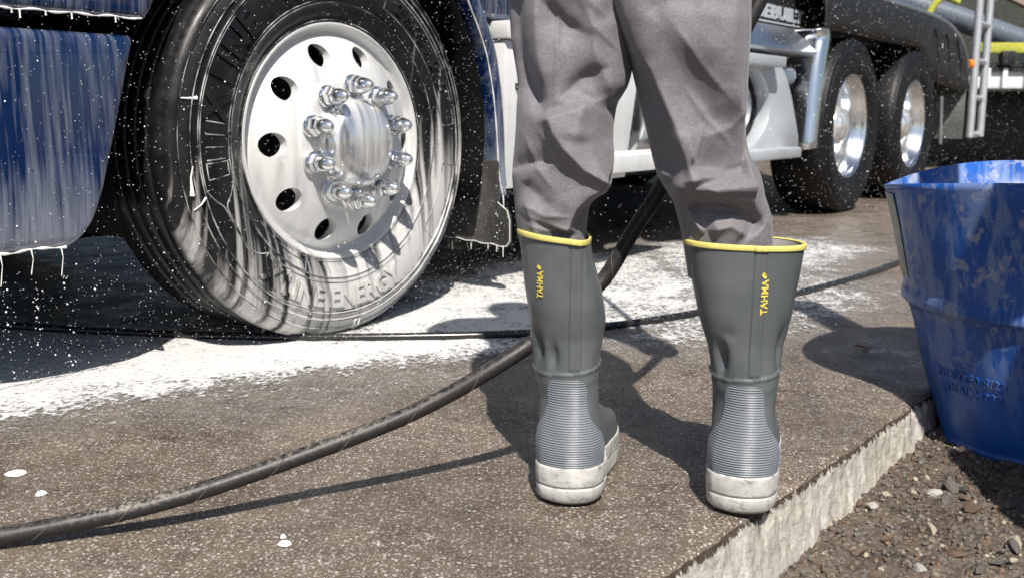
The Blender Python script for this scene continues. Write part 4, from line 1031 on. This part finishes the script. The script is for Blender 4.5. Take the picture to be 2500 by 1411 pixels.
# ---- body above the frame (casts the shadow on the slab); one skinned figure, shirt over it
def skin(name, verts, edges, radii, mat, parent, sub=2):
    me = bpy.data.meshes.new(name); me.from_pydata([tuple(np.array(v)-PB) for v in verts], edges, []); o = bpy.data.objects.new(name, me); link(o, parent)
    md = o.modifiers.new('s', 'SKIN'); sv = me.skin_vertices[0].data
    for i, r in enumerate(radii): sv[i].radius = (r, r) if not isinstance(r, tuple) else r
    sv[0].use_root = True; md.use_smooth_shade = True
    s2 = o.modifiers.new('d', 'SUBSURF'); s2.levels = sub; s2.render_levels = sub; me.materials.append(mat); return o
bv = [(.19, 1.46, .96), (.19, 1.46, 1.12), (.19, 1.47, 1.30), (.18, 1.47, 1.44), (.18, 1.47, 1.50), (.175, 1.48, 1.56), (.17, 1.485, 1.63), (.17, 1.49, 1.70), (.17, 1.49, 1.75),
      (.02, 1.47, 1.42), (-.05, 1.49, 1.30), (-.03, 1.60, 1.14), (.05, 1.75, 1.08), (.10, 1.84, 1.07), (.13, 1.90, 1.07),
      (.35, 1.47, 1.41), (.43, 1.46, 1.28), (.47, 1.47, 1.12), (.46, 1.53, .95), (.46, 1.57, .90), (.46, 1.61, .89),
      (.10, 1.46, .88), (.085, 1.455, .60), (.072, 1.44, .35), (.27, 1.46, .88), (.262, 1.435, .58), (.315, 1.415, .35)]
be = [(0, 1), (1, 2), (2, 3), (3, 4), (4, 5), (5, 6), (6, 7), (7, 8), (3, 9), (9, 10), (10, 11), (11, 12), (12, 13), (13, 14), (3, 15), (15, 16), (16, 17), (17, 18), (18, 19), (19, 20), (0, 21), (21, 22), (22, 23), (0, 24), (24, 25), (25, 26)]
brd = [.13, .12, .125, .09, .055, .06, .085, .085, .05, .055, .045, .04, .035, .036, .02, .055, .045, .04, .035, .036, .02, .065, .035, .022, .065, .032, .022]
skin('body', bv, be, brd, MAT['skin'], person)
sv_ = bv[:4]+bv[9:13]+bv[15:19]; se = [(0, 1), (1, 2), (2, 3), (3, 4), (4, 5), (5, 6), (6, 7), (3, 8), (8, 9), (9, 10), (10, 11)]
skin('shirt', sv_, se, [.155, .145, .15, .11, .075, .062, .055, .05, .075, .062, .055, .05], MAT['shirt'], person)

# ================================================================== HOSES AND LANCE
hp_ = spline([(-1.35, 1.07, .012), (-1.05, 1.135, .012), (-.84, 1.180, .012), (-.68, 1.222, .018), (-.485, 1.278, .043), (-.298, 1.345, .088), (-.13, 1.392, .145), (.025, 1.433, .229), (.085, 1.52, .268), (.145, 1.55, .306), (.197, 1.552, .392), (.241, 1.55, .464), (.31, 1.55, .60), (.379, 1.55, .741), (.43, 1.57, .84), (.455, 1.59, .90)], 150)
m = MB().tube(hp_, .0124, 16); ho = m.build('pressure_hose', MAT['hose'], None, smooth=True)
tag(ho, 'thick scuffed black hose rising from the concrete past the boots to the person', 'hose')
# spiral wrap seam
P = [np.array(p) for p in hp_]; dist = np.r_[0, np.cumsum([np.linalg.norm(P[i+1]-P[i]) for i in range(len(P)-1)])]; tot = dist[-1]
def along(s):
    q = np.array([np.interp(s, dist, [p[k] for p in P]) for k in range(3)]); e = np.array([np.interp(s+.01, dist, [p[k] for p in P]) for k in range(3)])-np.array([np.interp(s-.01, dist, [p[k] for p in P]) for k in range(3)])
    t = Vector(e).normalized(); a = t.cross(Vector((0, 0, 1))).normalized(); return Vector(q), t, a, a.cross(t)
pts = []
for k in range(1500):
    s = .02+k*(tot-.04)/1500; q, t, a, c = along(s); g = 2*PI*s/.105; pts.append(q+(a*math.cos(g)+c*math.sin(g))*.0123)
MB().tube(pts, .0008, 5).build('wrap_seam', MAT['hose_tape'], ho, smooth=True)
gh = spline([(-2.6, 2.95, .013), (-1.9, 2.72, .013), (-1.384, 2.561, .013), (-.96, 2.464, .013), (-.576, 2.418, .013), (-.25, 2.425, .013), (.043, 2.464, .013), (.30, 2.57, .013), (.528, 2.722, .013), (.72, 2.87, .013), (.895, 3.017, .013), (1.2, 3.34, .013), (1.51, 3.722, .013), (1.9, 4.3, .013), (2.4, 5.2, .013)], 120)
tag(MB().tube(gh, .0108, 14).build('ground_hose', MAT['hose2'], None, smooth=True), 'thin wet black hose lying across the concrete in front of the wheel', 'hose')
lance = MB().tube([(.455, 1.585, .895), (.45, 1.70, .96), (.43, 1.90, 1.06), (.40, 2.12, 1.15)], [.016, .013, .010, .009], 12).build('spray_lance', MAT['chassis'], None, smooth=True)
tag(lance, 'thin dark spray lance joined to the thick hose above the frame', 'spray lance')

# ================================================================== BLUE DRUM
dc = np.array([1.08, 1.90]); dbase = -.098
drum = empty('drum', (dc[0], dc[1], dbase)); tag(drum, 'scuffed blue plastic open drum standing on the dirt by the slab corner', 'drum')
prof = [(.424, .326), (.363, .309), (.302, .295), (.252, .283), (.232, .278), (.222, .2805), (.212, .2815), (.202, .2800), (.192, .268), (.166, .2575), (.102, .242), (.057, .229), (.016, .216), (-.04, .198), (-.070, .188), (-.078, .190), (-.090, .190), (-.098, .182)]
pz = [p[0] for p in prof][::-1]; pr = [p[1] for p in prof][::-1]
def drum_r(z): return float(np.interp(z, pz, pr)) if z < .424 else .326+(z-.424)*.25
zs = np.concatenate([np.linspace(-.098, -.06, 10), np.linspace(-.05, .185, 26), np.linspace(.188, .236, 18), np.linspace(.25, .43, 16)])
nd = 128; rows = []
def rim_z(a): g = lambda c, w_: math.exp(-(((a-R(c)+PI) % (2*PI)-PI)/w_)**2); return .455+.016*g(60, .8)-.030*g(155, .55)+.003*math.sin(5*a)
V = []
for z in zs:
    for k in range(nd):
        a = 2*PI*k/nd; f = (z+.098)/.528; top = rim_z(a); zz = z if z < .236 else .236+(z-.236)/(.43-.236)*(top-.236); r = drum_r(z)*(1+.012*math.cos(2*a+1)*f); V.append((r*math.cos(a), r*math.sin(a), zz-dbase))
nz = len(zs); Fd = grid_faces(nz, nd, True)
for z, g in ((.43, -.004), (.33, -.005), (.22, -.005), (.05, -.005), (-.08, -.006)):
    for k in range(nd):
        a = 2*PI*k/nd; top = rim_z(a); zz = z if z < .236 else .236+(z-.236)/(.43-.236)*(top-.236); f = (z+.098)/.528; r = (drum_r(z)+g)*(1+.012*math.cos(2*a+1)*f); V.append((r*math.cos(a), r*math.sin(a), zz-dbase))
Fd += grid_faces(6, nd, True, (nz-1)*nd)
c0 = len(V); V += [(0, 0, .006), (0, 0, .018)]; Fd += [(c0, (k+1) % nd, k) for k in range(nd)]+[(c0+1, (nz+4)*nd+k, (nz+4)*nd+(k+1) % nd) for k in range(nd)]
obj('shell', V, Fd, MAT['drum'], drum)
def drum_text(body, size, adeg, z, h=.0022, xs=1.0):
    v, f = text_mesh(body, size, .5, .0004, spacing=1.05, xs=xs); out = []
    for x, y, q in v:
        zz = z+y; r = drum_r(zz)+(h if q > 0 else -.003); a = R(adeg)+x/r; out.append((r*math.cos(a), r*math.sin(a), zz-dbase))
    return out, f
dt = MB(); dt.add(*drum_text('1H2/Y250/S/23', .024, 207, .076)); dt.add(*drum_text('USA/M4232', .024, 208.5, .047))
n = 24; ringp = []
for k in range(n+1):
    a = 2*PI*k/n; zz = .077+.012*math.sin(a); r = drum_r(zz)+.001; b = R(207)-.080/r+.010*math.cos(a)/r-.02; ringp.append((r*math.cos(b), r*math.sin(b), zz-dbase))
dt.tube(ringp, .0014, 6); dt.build('embossed_marking', MAT['drum'], drum)
V = []
for i in range(14):
    z = .25+.19*i/13; z = min(z, .418)
    for j in range(6): a = R(163+13*j/5); r = drum_r(z)*(1+.012*math.cos(2*a+1)*((z+.098)/.528))+.0012; V.append((r*math.cos(a), r*math.sin(a), z-dbase))
obj('worn_label', V, grid_faces(14, 6), MAT['wornlabel'], drum)

# ================================================================== BACKGROUND VEHICLE beyond the ladder
tr = empty('flatbed_trailer', (4.2, 10.0, 0)); tag(tr, 'white flatbed trailer with dark underside far behind the ladder', 'trailer')
mb = MB(); mb.box((1.2, 0, .92), (4.0, .12, .20)); mb.build('side_rail', MAT['white'], tr, bevel=.01)
for x in (.55, .72, .95, 1.2, 1.6, 2.0):
    MB().box((x, -.08, .92), (.05, .05, .20)).build('stake_pocket', MAT['white'], tr, bevel=.008)
mb = MB(); mb.box((1.2, .75, 1.005), (4.0, 1.7, .04)); mb.build('deck', MAT['chassis'], tr)
mb = MB(); mb.box((1.2, 1.2, .42), (4.0, .5, .80)); mb.build('underside_shade_box', MAT['chassis'], tr, bevel=.02)  # dark box added to fill the deep shade under the deck
mb = MB(); mb.tube([(.40, -.03, 1.04), (2.8, -.03, 1.04)], .03, 10); mb.build('rub_rail', MAT['rubber'], tr)
def bgthing(name, m, mat, label, cat, bevel=.01):
    return tag(m.build(name, mat, None, bevel=bevel), label, cat)
mbb = MB().box((4.88, 9.95, 1.215), (.46, .12, .10)); bgthing('yellow_brush', mbb, MAT['hiyel'], 'yellow bristled brush lying on the white trailer behind the ladder', 'brush')
bgthing('control_box', MB().box((4.92, 9.90, 1.115), (.13, .10, .14)), MAT['chassis'], 'small black box on the white trailer below the yellow brush', 'box')
bgthing('white_crate', MB().box((5.32, 9.95, 1.14), (.40, .3, .16)), MAT['white'], 'rounded white crate on the trailer at the right edge of the photo', 'crate', .04)
tag(MB().tube([(4.2, 11.2, 1.85), (4.9, 11.1, 1.62), (5.6, 11.0, 1.36), (6.6, 10.9, 1.0)], .13, 16).build('large_pipe', MAT['pipe'], None, smooth=True), 'sloping blue grey pipe on the trailer behind the ladder', 'pipe')
bm_ = MB().box((5.55, 11.6, 2.06), (2.2, .12, .22), Matrix.Rotation(.42, 3, 'Y')).build('timber_beam', MAT['tan'], None, bevel=.01); tag(bm_, 'tan sloping beam with a red and white strip at the top right corner', 'beam')
for k in range(10):
    MB().box((4.90+k*.15, 11.53, 2.365-k*.067), (.14, .01, .05), Matrix.Rotation(.42, 3, 'Y')).build('reflective_strip', MAT['red'] if k % 2 else MAT['white'], bm_)
bk = MB().box((-2.0, 13.4, 1.5), (30.0, .2, 3.1)); bgthing('sky_block_wall', bk, MAT['sky_block'], 'dark green wall added behind the truck and trailer to block the sky', 'wall')  # added across the back to keep sky reflections off the ground under the truck
tag(MB().tube(spline([(3.70, 9.0, 1.15), (3.74, 9.0, 1.45), (3.86, 9.0, 1.60), (4.0, 9.0, 1.55)], 20), .03, 10).build('yellow_hose_loop', MAT['hiyel'], None, smooth=True), 'yellow looped hose hanging behind the black rear fender', 'hose')

# ================================================================== off the right edge: added stand-in shapes casting the shadow of something unseen
caster = empty('unseen_shadow_caster', (1.24, 1.22, -.13)); tag(caster, 'grey stand-in block added out of view to cast the shade on the dirt and drum', 'shadow caster')
MB().box((0, 0, .33), (.66, .30, .62)).build('caster_base', MAT['flap_grey'], caster, bevel=.02, seg=3)
MB().box((.04, 0, .86), (.58, .28, .44)).build('caster_body', MAT['flap_grey'], caster, bevel=.02, seg=3)
MB().box((0, 0, 1.18), (.68, .30, .20)).build('caster_top', MAT['flap_grey'], caster, bevel=.05, seg=4)
for x in (-.10, .18): MB().box((x, -.147, .86), (.26, .014, .40)).build('caster_panel', MAT['grey_panel'], caster, bevel=.004)
pk = MB(); d_ = (Vector((1.06, 1.52, 1.78))-Vector((1.02, 1.34, -.10))); q_ = d_.to_track_quat('Z', 'Y').to_matrix()  # unseen board added to throw the narrow shadow band on the slab
pk.box((Vector((1.06, 1.52, 1.78))+Vector((1.02, 1.34, -.10)))/2, (.11, .025, d_.length), q_)
tag(pk.build('shadow_plank', MAT['tan'], None, bevel=.003), 'tan board added out of view to cast the narrow shadow band on the slab', 'plank')

# ================================================================== SPRAY in the air
def droplets(name, n, sampler, label, seed):
    r_ = random.Random(seed); m = MB(); base = [(1, 0, 0), (-1, 0, 0), (0, 1, 0), (0, -1, 0), (0, 0, 1), (0, 0, -1)]; fc = [(0, 2, 4), (2, 1, 4), (1, 3, 4), (3, 0, 4), (2, 0, 5), (1, 2, 5), (3, 1, 5), (0, 3, 5)]
    V = []; F = []
    for k in range(n):
        p, r = sampler(r_); o = len(V); V += [(p[0]+r*b[0], p[1]+r*b[1], p[2]+r*b[2]) for b in base]; F += [tuple(i+o for i in q) for q in fc]
    return tag(obj(name, V, F, MAT['drop']), label, 'spray', kind='stuff')
ct, st_ = math.cos(R(53.07)), math.sin(R(53.07))
def tw(t, n, z): return (-.45+ct*t+st_*n, 2.521+st_*t-ct*n, z)
def s1(r):
    rad = .0006+.0006*r.random()**2+(.0014 if r.random() < .025 else 0)
    return tw(r.uniform(-1.3, .95), -.30+.55*r.random(), r.uniform(.01, 1.05)), rad
def s2(r):
    rad = .0008+.0010*r.random()**2+(.0020 if r.random() < .02 else 0)
    return tw(r.uniform(.9, 6.6), r.uniform(-.1, .9), r.uniform(.02, 1.3)), rad
trails = [(-.752, .20), (-.812, .16), (-.872, .25), (-.930, .22), (.700, .10), (.665, .12)]
def s3(r):
    t, L = r.choice(trails); return tw(t+r.gauss(0, .004), .01+r.gauss(0, .006), .27-L*r.random()), .0010+.0022*r.random()**2
droplets('falling_drips', 150, s3, 'larger white drops falling below the bumper and mud flap', 8)
droplets('spray_droplets', 12000, s1, 'fine white droplets of spray around the front wheel', 3)
droplets('spray_droplets', 6000, s2, 'fine white droplets of spray in front of the rear wheels', 4)
